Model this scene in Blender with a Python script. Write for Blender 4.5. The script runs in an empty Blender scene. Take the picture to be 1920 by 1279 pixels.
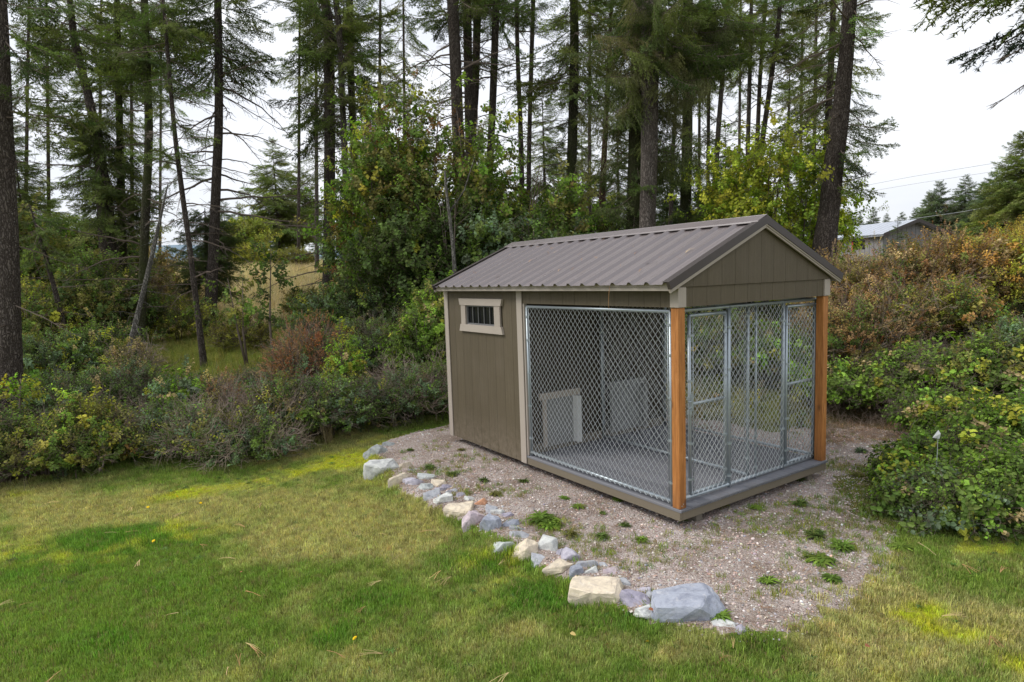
import bpy, math, random
import numpy as np
from mathutils import Vector, Matrix, Euler

random.seed(7)
RNG = np.random.default_rng(7)
SC = bpy.context.scene
COL = SC.collection
R = math.radians

# ------------------------------------------------------------------ camera, sky, sun, exposure
F_PX, PITCH, ROLL, CAM_Z = 1202.43, R(5.7626), R(1.965), 2.384
_ex, _eu, _ef = Vector((1, 0, 0)), Vector((0, math.sin(PITCH), math.cos(PITCH))), Vector((0, math.cos(PITCH), -math.sin(PITCH)))
CR = _ex * math.cos(ROLL) - _eu * math.sin(ROLL)
CU = _ex * math.sin(ROLL) + _eu * math.cos(ROLL)
cam_d = bpy.data.cameras.new('camera')
cam = bpy.data.objects.new('camera', cam_d); COL.objects.link(cam)
cam_d.sensor_width = 36; cam_d.lens = F_PX / 1920 * 36
cam_d.clip_end = 3000; cam_d.clip_start = 0.05
_m = Matrix((CR, CU, -_ef)).transposed().to_4x4(); _m.translation = Vector((0, 0, CAM_Z))
cam.matrix_world = _m
SC.camera = cam

W = bpy.data.worlds.new('World'); SC.world = W; W.use_nodes = True
nt = W.node_tree; nt.nodes.clear()
def wn(t, **k):
    n = nt.nodes.new(t)
    for a, b in k.items(): setattr(n, a, b)
    return n
SUN_EL, SUN_AZ = R(44), R(-86)      # azimuth measured from +Y clockwise: the brighter side of the overcast is on the left
sky = wn('ShaderNodeTexSky', sky_type='NISHITA', sun_disc=False, sun_elevation=SUN_EL, sun_rotation=SUN_AZ)
bg1 = wn('ShaderNodeBackground'); bg1.inputs[1].default_value = 0.08
nt.links.new(sky.outputs[0], bg1.inputs[0])
tc = wn('ShaderNodeTexCoord'); mp = wn('ShaderNodeMapping'); mp.inputs['Scale'].default_value = (1, 1, 3.5)
nz = wn('ShaderNodeTexNoise'); nz.inputs['Scale'].default_value = 1.6; nz.inputs['Detail'].default_value = 6
cr = wn('ShaderNodeValToRGB')
cr.color_ramp.elements[0].position = .3; cr.color_ramp.elements[0].color = (.60, .64, .73, 1)
cr.color_ramp.elements[1].position = .66; cr.color_ramp.elements[1].color = (.93, .94, .97, 1)
bg2 = wn('ShaderNodeBackground'); bg2.inputs[1].default_value = 0.69
mx = wn('ShaderNodeMixShader'); mx.inputs[0].default_value = .9
out = wn('ShaderNodeOutputWorld')
nt.links.new(tc.outputs['Generated'], mp.inputs[0]); nt.links.new(mp.outputs[0], nz.inputs[0])
# an overcast sky is brighter overhead than at the horizon
sp_ = wn('ShaderNodeSeparateXYZ'); nt.links.new(tc.outputs['Generated'], sp_.inputs[0])
mr = wn('ShaderNodeMapRange'); mr.inputs['From Min'].default_value = 0; mr.inputs['From Max'].default_value = 1; mr.inputs['To Min'].default_value = 1.; mr.inputs['To Max'].default_value = 1.4
nt.links.new(sp_.outputs[2], mr.inputs[0]); vm = wn('ShaderNodeVectorMath', operation='SCALE')
nt.links.new(nz.outputs[0], cr.inputs[0]); nt.links.new(cr.outputs[0], vm.inputs[0]); nt.links.new(mr.outputs[0], vm.inputs['Scale']); nt.links.new(vm.outputs[0], bg2.inputs[0])
nt.links.new(bg1.outputs[0], mx.inputs[1]); nt.links.new(bg2.outputs[0], mx.inputs[2]); nt.links.new(mx.outputs[0], out.inputs[0])

sd = bpy.data.lights.new('sun', 'SUN'); sd.energy = 1.5; sd.angle = R(25); sd.color = (1, .96, .9)
sun = bpy.data.objects.new('sun', sd); COL.objects.link(sun)
_sv = Vector((math.sin(SUN_AZ) * math.cos(SUN_EL), math.cos(SUN_AZ) * math.cos(SUN_EL), math.sin(SUN_EL)))
sun.rotation_euler = _sv.to_track_quat('Z', 'Y').to_euler(); sun.location = (-20, -20, 30)

vs = SC.view_settings
vs.view_transform = 'Standard'; vs.look = 'None'; vs.gamma = 1; vs.use_curve_mapping = False
vs.exposure = 0.75
SC.cycles.max_bounces = 8; SC.cycles.diffuse_bounces = 3; SC.cycles.transparent_max_bounces = 8
SC.cycles.use_adaptive_sampling = True

# ------------------------------------------------------------------ helpers
def ray(px, py):
    return _ef + CR * ((px - 960) / F_PX) + CU * ((639.5 - py) / F_PX)
def at(px, py, D):
    d = ray(px, py); d = d * (D / d.y)
    return Vector((d.x, d.y, CAM_Z + d.z))
def atz(px, py, z=0.):
    d = ray(px, py); d = d * ((z - CAM_Z) / d.z)
    return Vector((d.x, d.y, z))
def azx(px): return (px - 960) / F_PX

def tag(o, label=None, cat=None, group=None, kind=None):
    if label: o['label'] = label
    if cat: o['category'] = cat
    if group: o['group'] = group
    if kind: o['kind'] = kind
    return o
def empty(name, loc, rz=0., label=None, cat=None, group=None):
    o = bpy.data.objects.new(name, None); COL.objects.link(o)
    o.location = loc; o.rotation_euler = (0, 0, rz); o.empty_display_size = .2
    return tag(o, label, cat, group)
def link(name, me, parent=None, mat=None):
    o = bpy.data.objects.new(name, me)
    if mat is not None and not me.materials: me.materials.append(mat)
    COL.objects.link(o); o.parent = parent
    return o

class MB:
    def __init__(s): s.v = []; s.f = []; s.m = []; s.c = []
    def add(s, v, f, m=0):
        n = len(s.v); s.v += [tuple(p) for p in v]
        for q in f: s.f.append(tuple(i + n for i in q)); s.m.append(m)
    def box(s, x0, x1, y0, y1, z0, z1, m=0):
        v = [(x, y, z) for x in (x0, x1) for y in (y0, y1) for z in (z0, z1)]
        s.add(v, [(0, 1, 3, 2), (4, 6, 7, 5), (0, 4, 5, 1), (2, 3, 7, 6), (0, 2, 6, 4), (1, 5, 7, 3)], m)
    def bevbox(s, x0, x1, y0, y1, z0, z1, b=.003, m=0):
        # box with chamfered edges
        c = []
        v = []; 
        X = (x0, x1); Y = (y0, y1); Z = (z0, z1)
        for i in (0, 1):
            for j in (0, 1):
                for k in (0, 1):
                    sx, sy, sz = (1, -1)[i], (1, -1)[j], (1, -1)[k]
                    v.append((X[i], Y[j] + sy * b, Z[k] + sz * b)); v.append((X[i] + sx * b, Y[j], Z[k] + sz * b)); v.append((X[i] + sx * b, Y[j] + sy * b, Z[k]))
        I = lambda i, j, k, a: (i * 4 + j * 2 + k) * 3 + a
        f = []
        for i in (0, 1):
            f.append((I(i,0,0,0), I(i,0,1,0), I(i,1,1,0), I(i,1,0,0)))
            f.append((I(0,i,0,1), I(0,i,1,1), I(1,i,1,1), I(1,i,0,1)))
            f.append((I(0,0,i,2), I(0,1,i,2), I(1,1,i,2), I(1,0,i,2)))
        for a in (0, 1):
            for b2 in (0, 1):
                f.append((I(a,b2,0,0), I(a,b2,1,0), I(a,b2,1,1), I(a,b2,0,1)))
                f.append((I(a,0,b2,0), I(a,1,b2,0), I(a,1,b2,2), I(a,0,b2,2)))
                f.append((I(0,a,b2,1), I(1,a,b2,1), I(1,a,b2,2), I(0,a,b2,2)))
        for i in (0, 1):
            for j in (0, 1):
                for k in (0, 1): f.append((I(i,j,k,0), I(i,j,k,1), I(i,j,k,2)))
        s.add(v, f, m)
    def tube(s, pts, rad, n=6, m=0, cap=True):
        pts = [Vector(p) for p in pts]
        if not hasattr(rad, '__len__'): rad = [rad] * len(pts)
        base = len(s.v); ref = None
        for i, p in enumerate(pts):
            t = (pts[min(i + 1, len(pts) - 1)] - pts[max(i - 1, 0)])
            if t.length < 1e-9: t = Vector((0, 0, 1))
            t.normalize()
            if ref is None: ref = Vector((0, 0, 1)) if abs(t.z) < .9 else Vector((1, 0, 0))
            a = t.cross(ref).normalized(); b = t.cross(a).normalized(); ref = -b if False else a.cross(t)
            for k in range(n):
                w = 2 * math.pi * k / n
                s.v.append(tuple(p + (a * math.cos(w) + b * math.sin(w)) * rad[i]))
        for i in range(len(pts) - 1):
            for k in range(n):
                q = (base + i * n + k, base + i * n + (k + 1) % n, base + (i + 1) * n + (k + 1) % n, base + (i + 1) * n + k)
                s.f.append(q); s.m.append(m)
        if cap:
            s.f.append(tuple(base + k for k in range(n - 1, -1, -1))); s.m.append(m)
            e = base + (len(pts) - 1) * n
            s.f.append(tuple(e + k for k in range(n))); s.m.append(m)
    def prism(s, poly, axis, a, b, m=0):
        # poly: 2D points in the plane perpendicular to axis; extruded from a to b
        n = len(poly)
        def P(q, t):
            if axis == 'x': return (t, q[0], q[1])
            if axis == 'y': return (q[0], t, q[1])
            return (q[0], q[1], t)
        v = [P(q, a) for q in poly] + [P(q, b) for q in poly]
        f = [tuple(range(n))[::-1], tuple(range(n, 2 * n))] + [(i, (i + 1) % n, n + (i + 1) % n, n + i) for i in range(n)]
        s.add(v, f, m)
    def mesh(s, name, mats=(), smooth=False):
        me = bpy.data.meshes.new(name); me.from_pydata(s.v, [], s.f)
        for q in mats: me.materials.append(q)
        if len(mats) > 1: me.polygons.foreach_set('material_index', s.m)
        if smooth: me.polygons.foreach_set('use_smooth', [True] * len(s.f))
        return me
    def build(s, name, mats, parent=None, smooth=False):
        if not isinstance(mats, (list, tuple)): mats = [mats]
        return link(name, s.mesh(name, mats, smooth), parent)

# ------------------------------------------------------------------ materials
class NT:
    def __init__(s, name):
        s.mat = bpy.data.materials.new(name); s.mat.use_nodes = True
        s.t = s.mat.node_tree; s.t.nodes.clear()
        s.out = s.t.nodes.new('ShaderNodeOutputMaterial')
    def n(s, typ, ins=None, **attrs):
        n = s.t.nodes.new('ShaderNode' + typ)
        for a, b in attrs.items(): setattr(n, a, b)
        for k, v in (ins or {}).items():
            if isinstance(v, bpy.types.NodeSocket): s.t.links.new(v, n.inputs[k])
            else: n.inputs[k].default_value = v
        return n
    def mix(s, a, b, fac, mode='MIX'):
        n = s.t.nodes.new('ShaderNodeMix'); n.data_type = 'RGBA'; n.blend_type = mode
        for i, v in ((0, fac), (6, a), (7, b)):
            if isinstance(v, bpy.types.NodeSocket): s.t.links.new(v, n.inputs[i])
            else: n.inputs[i].default_value = v if i == 0 else tuple(v) + ((1,) if len(v) == 3 else ())
        return n.outputs[2]
    def math(s, op, a, b=0., clamp=False):
        n = s.t.nodes.new('ShaderNodeMath'); n.operation = op; n.use_clamp = clamp
        for i, v in ((0, a), (1, b)):
            if isinstance(v, bpy.types.NodeSocket): s.t.links.new(v, n.inputs[i])
            else: n.inputs[i].default_value = v
        return n.outputs[0]
    def ramp(s, fac, stops):
        n = s.t.nodes.new('ShaderNodeValToRGB'); e = n.color_ramp.elements
        while len(e) < len(stops): e.new(.5)
        for q, (p, c) in zip(e, stops): q.position = p; q.color = tuple(c) + (1,)
        s.t.links.new(fac, n.inputs[0]); return n.outputs[0]
    def pos(s, kind='Object', scale=(1, 1, 1)):
        if kind == 'World': o = s.n('NewGeometry').outputs['Position']
        else: o = s.n('TexCoord').outputs[kind]
        return s.n('Mapping', {0: o, 'Scale': scale}).outputs[0]
    def noise(s, vec, scale, detail=4, rough=.55, dist=0.):
        return s.n('TexNoise', {'Vector': vec, 'Scale': scale, 'Detail': detail, 'Roughness': rough, 'Distortion': dist}).outputs[0]
    def bump(s, h, strength=.3, dist=.01):
        return s.n('Bump', {'Height': h, 'Strength': strength, 'Distance': dist}).outputs[0]
    def done(s, color, rough=.7, normal=None, spec=.3, metal=0., **kw):
        p = s.n('BsdfPrincipled', {'Base Color': color if isinstance(color, bpy.types.NodeSocket) else tuple(color) + (1,), 'Roughness': rough, 'Specular IOR Level': spec, 'Metallic': metal})
        if normal is not None: s.t.links.new(normal, p.inputs['Normal'])
        for k, v in kw.items(): p.inputs[k].default_value = v
        s.t.links.new(p.outputs[0], s.out.inputs[0]); return s.mat

def m_paint(name, col, rough=.6, grain=(2, 2, 40), var=.22, dirt=.3, bump=.5):
    t = NT(name); v = t.pos('Object')
    g = t.noise(t.pos('Object', grain), 6, 6, .7)
    big = t.noise(v, 2.2, 5)
    c = t.mix([x * (1 - var) for x in col], [min(1, x * (1 + var)) for x in col], g)
    oi = t.n('ObjectInfo').outputs['Random']
    c = t.mix(c, [x * .82 for x in col], t.math('MULTIPLY', oi, .5))
    c = t.mix(c, (.16, .13, .1), t.math('MULTIPLY', t.ramp(big, [(.5, (0, 0, 0)), (.8, (1, 1, 1))]), dirt))
    if name == 'siding_paint':      # splashed mud low down, rain streaks
        zz = t.n('SeparateXYZ', {0: t.n('TexCoord').outputs['Object']}).outputs[2]
        sp = t.math('MULTIPLY', t.ramp(zz, [(.05, (1, 1, 1)), (.55, (0, 0, 0))]), t.ramp(t.noise(v, 14, 6, .75), [(.38, (0, 0, 0)), (.65, (1, 1, 1))])); c = t.mix(c, (.27, .22, .17), t.math('MULTIPLY', sp, .6))
        stk = t.ramp(t.noise(t.pos('Object', (9, 9, .35)), 4, 5, .6), [(.5, (0, 0, 0)), (.75, (1, 1, 1))]); c = t.mix(c, (.19, .16, .11), t.math('MULTIPLY', stk, .3))
    return t.done(c, rough, t.bump(g, bump, .004), .35)
def m_flat(name, col, rough=.6, metal=0., spec=.4, bump=.1):
    t = NT(name); v = t.pos('Object'); g = t.noise(v, 30, 4)
    c = t.mix([x * .8 for x in col], [min(1, x * 1.15) for x in col], t.noise(v, 4, 5))
    return t.done(c, rough, t.bump(g, bump, .002), spec, metal)

M = {}
M['siding'] = m_paint('siding_paint', (.108, .086, .054), .62, (45, 45, 2.2), .28, .3, .6)
M['trim'] = m_paint('trim_paint', (.43, .375, .32), .6, (30, 30, 3), .08, .2)
M['trim_h'] = m_paint('trim_paint_flat', (.43, .375, .32), .6, (3, 3, 30), .08, .2)
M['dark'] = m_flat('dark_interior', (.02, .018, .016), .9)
M['galv'] = m_flat('galvanised_pipe', (.40, .45, .48), .42, .55, .5)
M['wire'] = m_flat('galvanised_wire', (.62, .65, .67), .45, .35, .5)
M['skid'] = m_paint('skid_lumber', (.2, .175, .14), .85, (3, 30, 30), .25, .4)
M['rim'] = m_paint('rim_board', (.19, .16, .115), .8, (30, 2, 30), .2, .35)
M['white'] = m_flat('white_trim', (.62, .62, .6), .6)
M['doorgrey'] = m_paint('door_grey', (.27, .27, .262), .6)
M['glass'] = m_flat('window_glass', (.01, .011, .013), .12, 0, .5, 0)
M['bar'] = m_flat('window_bar', (.16, .16, .16), .5)
def m_roof():
    t = NT('roof_metal'); v = t.pos('Object', (1, 1, 1))
    st = t.noise(t.pos('Object', (.6, 14, .6)), 2.2, 6, .65)
    bl = t.noise(v, 1.3, 4)
    c = t.mix((.145, .122, .12), (.21, .182, .18), st)
    c = t.mix(c, (.24, .16, .12), t.math('MULTIPLY', t.ramp(t.noise(t.pos('Object', (.5, 3, .5)), 3, 5, .7), [(.6, (0, 0, 0)), (.78, (1, 1, 1))]), .35))
    r = t.ramp(bl, [(.3, (.26, .26, .26)), (.75, (.38, .38, .38))])
    return t.done(c, r, t.bump(t.noise(v, 5, 2), .12, .01), .75, .0)
M['roof'] = m_roof()
M['roofdark'] = m_flat('roof_trim_metal', (.062, .05, .046), .42, .1, .45)
def m_cedar():
    t = NT('cedar_post'); v = t.pos('Object', (9, 9, .8))
    g = t.noise(v, 5, 6, .6, .6)
    c = t.ramp(g, [(.25, (.27, .10, .025)), (.5, (.42, .17, .045)), (.75, (.54, .24, .08))])
    vo = t.n('TexVoronoi', {'Vector': t.pos('Object', (3.5, 3.5, 1.6)), 'Scale': 2.2})
    k = t.ramp(vo.outputs['Distance'], [(.1, (1, 1, 1)), (.22, (0, 0, 0))])
    c = t.mix(c, (.10, .038, .014), t.math('MULTIPLY', k, .9))
    ck = t.ramp(t.noise(t.pos('Object', (30, 30, 1.1)), 3, 3, .5, .4), [(.60, (0, 0, 0)), (.66, (1, 1, 1))]); c = t.mix(c, (.2, .07, .02), t.math('MULTIPLY', ck, .6))
    zz = t.n('SeparateXYZ', {0: t.n('TexCoord').outputs['Object']}).outputs[2]
    lo = t.math('MULTIPLY', t.ramp(zz, [(.18, (1, 1, 1)), (.5, (0, 0, 0))]), t.noise(t.pos('Object'), 11, 5)); c = t.mix(c, (.16, .07, .03), t.math('MULTIPLY', lo, .9))
    return t.done(c, .55, t.bump(g, .3, .004), .35)
M['cedar'] = m_cedar()
def m_deck():
    t = NT('composite_deck'); g = t.noise(t.pos('Object', (60, 2, 60)), 4, 5, .6)
    b = t.noise(t.pos('Object'), 3, 5)
    oi = t.n('ObjectInfo').outputs['Random']
    c = t.mix((.165, .168, .187), (.25, .253, .275), g)
    c = t.mix(c, (.13, .133, .15), t.math('MULTIPLY', oi, .6))
    c = t.mix(c, (.2, .18, .16), t.math('MULTIPLY', t.ramp(b, [(.55, (0, 0, 0)), (.8, (1, 1, 1))]), .35))
    return t.done(c, .6, t.bump(g, .4, .003), .35)
M['deck'] = m_deck()
def m_bark(name, lo, hi, moss=0.):
    t = NT(name); v = t.pos('Object', (1, 1, .28))
    oc = t.n('TexCoord').outputs['Object']; wb = t.n('TexNoise', {'Vector': oc, 'Scale': 7, 'Detail': 5})
    vv = t.n('VectorMath', {0: t.n('Mapping', {0: oc, 'Scale': (1, 1, .16)}).outputs[0], 1: t.n('VectorMath', {0: wb.outputs['Color'], 'Scale': .12}, operation='SCALE').outputs[0]}, operation='ADD').outputs[0]
    vo = t.n('TexVoronoi', {'Vector': vv, 'Scale': 30, 'Randomness': 1}, feature='DISTANCE_TO_EDGE').outputs['Distance']
    g = t.noise(v, 14, 8, .7, .5); big = t.noise(t.pos('Object'), 1.1, 4)
    c = t.mix(lo, hi, t.ramp(g, [(.3, (0, 0, 0)), (.7, (1, 1, 1))]))
    c = t.mix([x * .55 for x in lo], c, t.ramp(vo, [(.0, (0, 0, 0)), (.28, (1, 1, 1))]))
    sp = t.noise(t.pos('Object'), 22, 3)
    c = t.mix(c, (.3, .29, .26), t.math('MULTIPLY', t.ramp(sp, [(.66, (0, 0, 0)), (.72, (1, 1, 1))]), .6))
    if moss: c = t.mix(c, (.06, .075, .02), t.math('MULTIPLY', t.ramp(big, [(.35, (0, 0, 0)), (.6, (1, 1, 1))]), moss))
    h = t.math('ADD', t.math('MULTIPLY', t.math('MINIMUM', vo, .3), 3.), g)
    return t.done(c, .95, t.bump(h, .8, .03), .1)
M['bark'] = m_bark('fir_bark', (.075, .06, .05), (.20, .17, .148))
M['bark_pale'] = m_bark('pale_fir_bark', (.11, .092, .08), (.28, .245, .215))
M['bark_moss'] = m_bark('mossy_fir_bark', (.055, .048, .036), (.14, .125, .095), .7)
M['bark_pine'] = m_bark('pine_bark', (.09, .055, .038), (.2, .13, .09))
M['bark_grey'] = m_bark('dead_wood', (.15, .14, .125), (.38, .36, .32))
M['twig'] = m_flat('twig_bark', (.17, .135, .11), .9, 0, .1)
M['twig_grey'] = m_flat('dry_twig_bark', (.33, .26, .21), .9, 0, .1)

def m_leaf(name, trans=.35, rough=.7, spec=.2, vary=.45):
    t = NT(name)
    tint = t.n('Attribute', attribute_name='tint', attribute_type='INSTANCER').outputs['Color']
    var = t.n('Attribute', attribute_name='var', attribute_type='GEOMETRY').outputs['Fac']
    k = t.math('ADD', t.math('MULTIPLY', var, vary * 2), 1 - vary)
    kk = t.n('CombineXYZ', {0: k, 1: k, 2: k}).outputs[0]
    c = t.mix(tint, kk, 1., 'MULTIPLY')
    p = t.n('BsdfPrincipled', {'Base Color': c, 'Roughness': rough, 'Specular IOR Level': spec})
    tr = t.n('BsdfTranslucent', {'Color': t.mix(c, (1.0, 1.15, .55), 1., 'MULTIPLY')})
    s = t.n('MixShader', {0: trans, 1: p.outputs[0], 2: tr.outputs[0]})
    t.t.links.new(s.outputs[0], t.out.inputs[0]); return t.mat
M['leaf'] = m_leaf('leaf', .42); M['needle'] = m_leaf('needle', .3, .75, .12)
M['blade'] = m_leaf('grass_blade', .35, .6, .2, .35)
M['peb'] = m_leaf('pebble', 0., .8, .3, .3)

# ------------------------------------------------------------------ scatter: points with attributes -> instances
def proto_set(name, meshes):
    c = bpy.data.collections.new('zz_' + name)
    for i, me in enumerate(meshes):
        o = bpy.data.objects.new('%s_%02d' % (name, i), me); c.objects.link(o)
    g = bpy.data.node_groups.new('scatter_' + name, 'GeometryNodeTree')
    g.interface.new_socket('Geometry', in_out='INPUT', socket_type='NodeSocketGeometry')
    g.interface.new_socket('Geometry', in_out='OUTPUT', socket_type='NodeSocketGeometry')
    gi = g.nodes.new('NodeGroupInput'); go = g.nodes.new('NodeGroupOutput')
    ci = g.nodes.new('GeometryNodeCollectionInfo'); ci.inputs[0].default_value = c
    ci.inputs['Separate Children'].default_value = True; ci.inputs['Reset Children'].default_value = True
    ip = g.nodes.new('GeometryNodeInstanceOnPoints'); ip.inputs['Pick Instance'].default_value = True
    def na(nm, dt):
        n = g.nodes.new('GeometryNodeInputNamedAttribute'); n.data_type = dt; n.inputs[0].default_value = nm
        return n.outputs['Attribute']
    L = g.links.new
    L(gi.outputs[0], ip.inputs['Points']); L(ci.outputs[0], ip.inputs['Instance'])
    L(na('idx', 'INT'), ip.inputs['Instance Index']); L(na('rot', 'FLOAT_VECTOR'), ip.inputs['Rotation']); L(na('scl', 'FLOAT_VECTOR'), ip.inputs['Scale'])
    L(ip.outputs[0], go.inputs[0])
    return g, len(meshes)
def scatter(name, pset, pos, rot, scl, tint, parent=None, idx=None):
    g, k = pset; n = len(pos); pos = np.asarray(pos, dtype=np.float32)
    me = bpy.data.meshes.new(name); me.vertices.add(n); me.vertices.foreach_set('co', pos.ravel())
    if idx is None: idx = RNG.integers(0, k, n)
    scl = np.asarray(scl, dtype=np.float32)
    if scl.ndim == 1: scl = np.repeat(scl[:, None], 3, 1)
    a = me.attributes.new('idx', 'INT', 'POINT'); a.data.foreach_set('value', np.asarray(idx, dtype=np.int32))
    a = me.attributes.new('rot', 'FLOAT_VECTOR', 'POINT'); a.data.foreach_set('vector', np.asarray(rot, dtype=np.float32).ravel())
    a = me.attributes.new('scl', 'FLOAT_VECTOR', 'POINT'); a.data.foreach_set('vector', scl.ravel())
    t4 = np.ones((n, 4), np.float32); t4[:, :3] = tint
    a = me.attributes.new('tint', 'FLOAT_COLOR', 'POINT'); a.data.foreach_set('color', t4.ravel())
    o = link(name, me, parent); md = o.modifiers.new('scatter', 'NODES'); md.node_group = g
    return o

class LB:
    """light builder for plant pieces: triangles and quads with a per-face brightness"""
    def __init__(s): s.v = []; s.f = []; s.m = []; s.a = []
    def poly(s, pts, m=0, var=.5):
        n = len(s.v); s.v += [tuple(p) for p in pts]; s.f.append(tuple(range(n, n + len(pts)))); s.m.append(m); s.a.append(var)
    def stem(s, pts, r0, r1, m=1, n=3):
        b = MB(); k = len(pts); b.tube(pts, [r0 + (r1 - r0) * i / (k - 1) for i in range(k)], n, cap=False)
        o = len(s.v); s.v += b.v
        for q in b.f: s.f.append(tuple(i + o for i in q)); s.m.append(m); s.a.append(.5)
    def leaf(s, p, d, up, L, w, m=0, var=None, fold=.25, shape='oval'):
        d = d.normalized(); a = d.cross(up)
        if a.length < 1e-4: a = d.cross(Vector((1, 0, 0)))
        a.normalize(); u = a.cross(d).normalized(); var = random.random() if var is None else var
        if shape == 'maple':
            q = [(0, 0), (.25, .45), (.42, .38), (.6, .62), (.7, .25), (1, 0), (.7, -.25), (.6, -.62), (.42, -.38), (.25, -.45)]
            P = [p + d * (x * L) + a * (y * w) + u * (abs(y) * fold * w - x * x * L * .25) for x, y in q]
            s.poly([P[0], P[1], P[2], P[3], P[4], P[5]], m, var); s.poly([P[0], P[5], P[6], P[7], P[8], P[9]], m, var * .9)
        else:
            e1 = p + d * (.3 * L) ; e2 = p + d * (.68 * L) - u * (.04 * L); e3 = p + d * L - u * (.16 * L)
            s.poly([p, e1 + a * w * .5 + u * w * fold, e2 + a * w * .42 + u * w * fold * .7, e3], m, var)
            s.poly([p, e3, e2 - a * w * .42 + u * w * fold * .7, e1 - a * w * .5 + u * w * fold], m, var * .92)
    def mesh(s, name, mats):
        me = bpy.data.meshes.new(name); me.from_pydata(s.v, [], s.f)
        for q in mats: me.materials.append(q)
        me.polygons.foreach_set('material_index', s.m)
        a = me.attributes.new('var', 'FLOAT', 'FACE'); a.data.foreach_set('value', s.a)
        return me
def rv(s=1.): return Vector((random.uniform(-s, s), random.uniform(-s, s), random.uniform(-s, s)))

def bough(kind='fir'):
    b = LB(); K = 9; pts = []
    bend = random.uniform(-.12, .1); side = random.uniform(-.12, .12)
    for i in range(K + 1):
        t = i / K
        pts.append(Vector((t, side * t * t, -.10 * math.sin(t * 2.6) + bend * t * t)))
    def P(t):
        x = t * K; i = min(int(x), K - 1); return pts[i].lerp(pts[i + 1], x - i)
    b.stem(pts, .010, .002)
    nt_ = 26
    for i in range(nt_):
        t = .16 + .82 * i / nt_ + random.uniform(-.012, .012)
        if random.random() < .08: continue
        sgn = 1 if i % 2 else -1
        L = .36 * (1 - t) ** .65 * random.uniform(.65, 1.15) + .05
        d = Vector((random.uniform(.55, .95), sgn * random.uniform(.55, 1), random.uniform(-.55, .22)))
        if kind == 'drape': d = Vector((.25, sgn * random.uniform(.1, .6), -1.1)); L *= 1.3
        d.normalize(); p0 = P(min(t, 1.)); p1 = p0 + d * L + Vector((0, 0, -.45 * L * random.random()))
        b.stem([p0, p1], .0028, .001)
        ns = int(4 + L * 24)
        dens = random.random()
        for j in range(ns):
            u = (j + .6) / ns; q = p0.lerp(p1, u)
            sd_ = (1 if j % 2 else -1)
            side_v = d.cross(Vector((0, 0, 1))).normalized() * sd_
            e = (d * .8 + side_v * .9 + rv(.35)).normalized() * random.uniform(.035, .075) * (1.15 - .5 * u)
            if kind == 'drape': e.z -= .04
            vr = random.random()
            if dens < .18 and kind == 'fir' and t < .6: continue
            for k in range(9):
                s0 = q + e * (k / 9.); nd = (e.normalized() * .7 + rv(.85)); nd.z *= .6; nd.normalize()
                ln = random.uniform(.022, .042); w = nd.cross(Vector((0, 0, 1)) + rv(.6)).normalized() * random.uniform(.0038, .0068)
                b.poly([s0 - w, s0 + w, s0 + nd * ln], 0, vr * .6 + random.random() * .4)
    return b.mesh('bough', [M['needle'], M['twig']])
def bare_bough(grey=False):
    b = LB(); K = 8; pts = []; bend = random.uniform(.0, .35); s1 = random.uniform(-.15, .15)
    for i in range(K + 1):
        t = i / K; pts.append(Vector((t, s1 * t * t + random.uniform(-.012, .012), .06 * t - bend * t * t + random.uniform(-.01, .01))))
    b.stem(pts, .011, .002, 0, 4)
    for i in range(15):
        t = random.uniform(.15, .97); k = min(int(t * K), K - 1); p0 = pts[k].lerp(pts[k + 1], t * K - k)
        L = random.uniform(.06, .3) * (1.1 - t * .7); d = Vector((.8, random.choice((-1, 1)) * random.uniform(.4, 1), random.uniform(-.5, .25))).normalized()
        p1 = p0 + d * L + Vector((0, 0, -.1 * L)); b.stem([p0, p0.lerp(p1, .5) + rv(.01), p1], .0035, .0012, 0)
        if random.random() < .5:
            b.stem([p0.lerp(p1, .5), p0.lerp(p1, .5) + (d + rv(.7)) * L * .5], .002, .001, 0)
    return b.mesh('dead_branch', [M['bark_grey'] if grey else M['twig']])
def spray(kind, nleaf, L, w, length, spread=.9, shape='oval', stemm='twig', sub=3):
    b = LB()
    for sidx in range(sub):
        d = Vector((random.uniform(-spread, spread) * .55, random.uniform(-spread, spread) * .55, 1)).normalized() if sidx else Vector((0, 0, 1))
        ln = length * random.uniform(.65, 1.)
        p1 = d * ln * .5 + rv(.02); p2 = d * ln + Vector((d.x, d.y, 0)) * ln * .3
        b.stem([Vector((0, 0, 0)), p1, p2], .004, .0015)
        for i in range(nleaf):
            t = .15 + .85 * (i + random.random()) / nleaf; q = (p1.lerp(p2, t * 2 - 1) if t > .5 else Vector((0, 0, 0)).lerp(p1, t * 2))
            a = random.uniform(0, 6.283); o = Vector((math.cos(a), math.sin(a), random.uniform(-.25, .55)))
            s_ = random.uniform(.65, 1.15)
            b.leaf(q + o * .012, o, Vector((0, 0, 1)) + rv(.45), L * s_, w * s_, shape=shape)
    return b.mesh('spray_' + kind, [M['leaf'], M[stemm]])
def dry_spray():
    b = LB()
    for sidx in range(4):
        d = Vector((random.uniform(-.5, .5), random.uniform(-.5, .5), 1)).normalized(); ln = random.uniform(.22, .36)
        p2 = d * ln + rv(.03); b.stem([Vector((0, 0, 0)), d * ln * .5 + rv(.02), p2], .003, .0012)
        for i in range(46):
            t = random.random() ** .6; c = p2 + d * (t - .6) * .13; r = .036 * (1.15 - t)
            a = random.uniform(0, 6.28); q = c + Vector((math.cos(a), math.sin(a), 0)) * r * random.random()
            e = rv(.011); f = rv(.011); b.poly([q, q + e, q + f], 0, random.random())
    return b.mesh('spray_dry', [M['leaf'], M['twig']])
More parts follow.
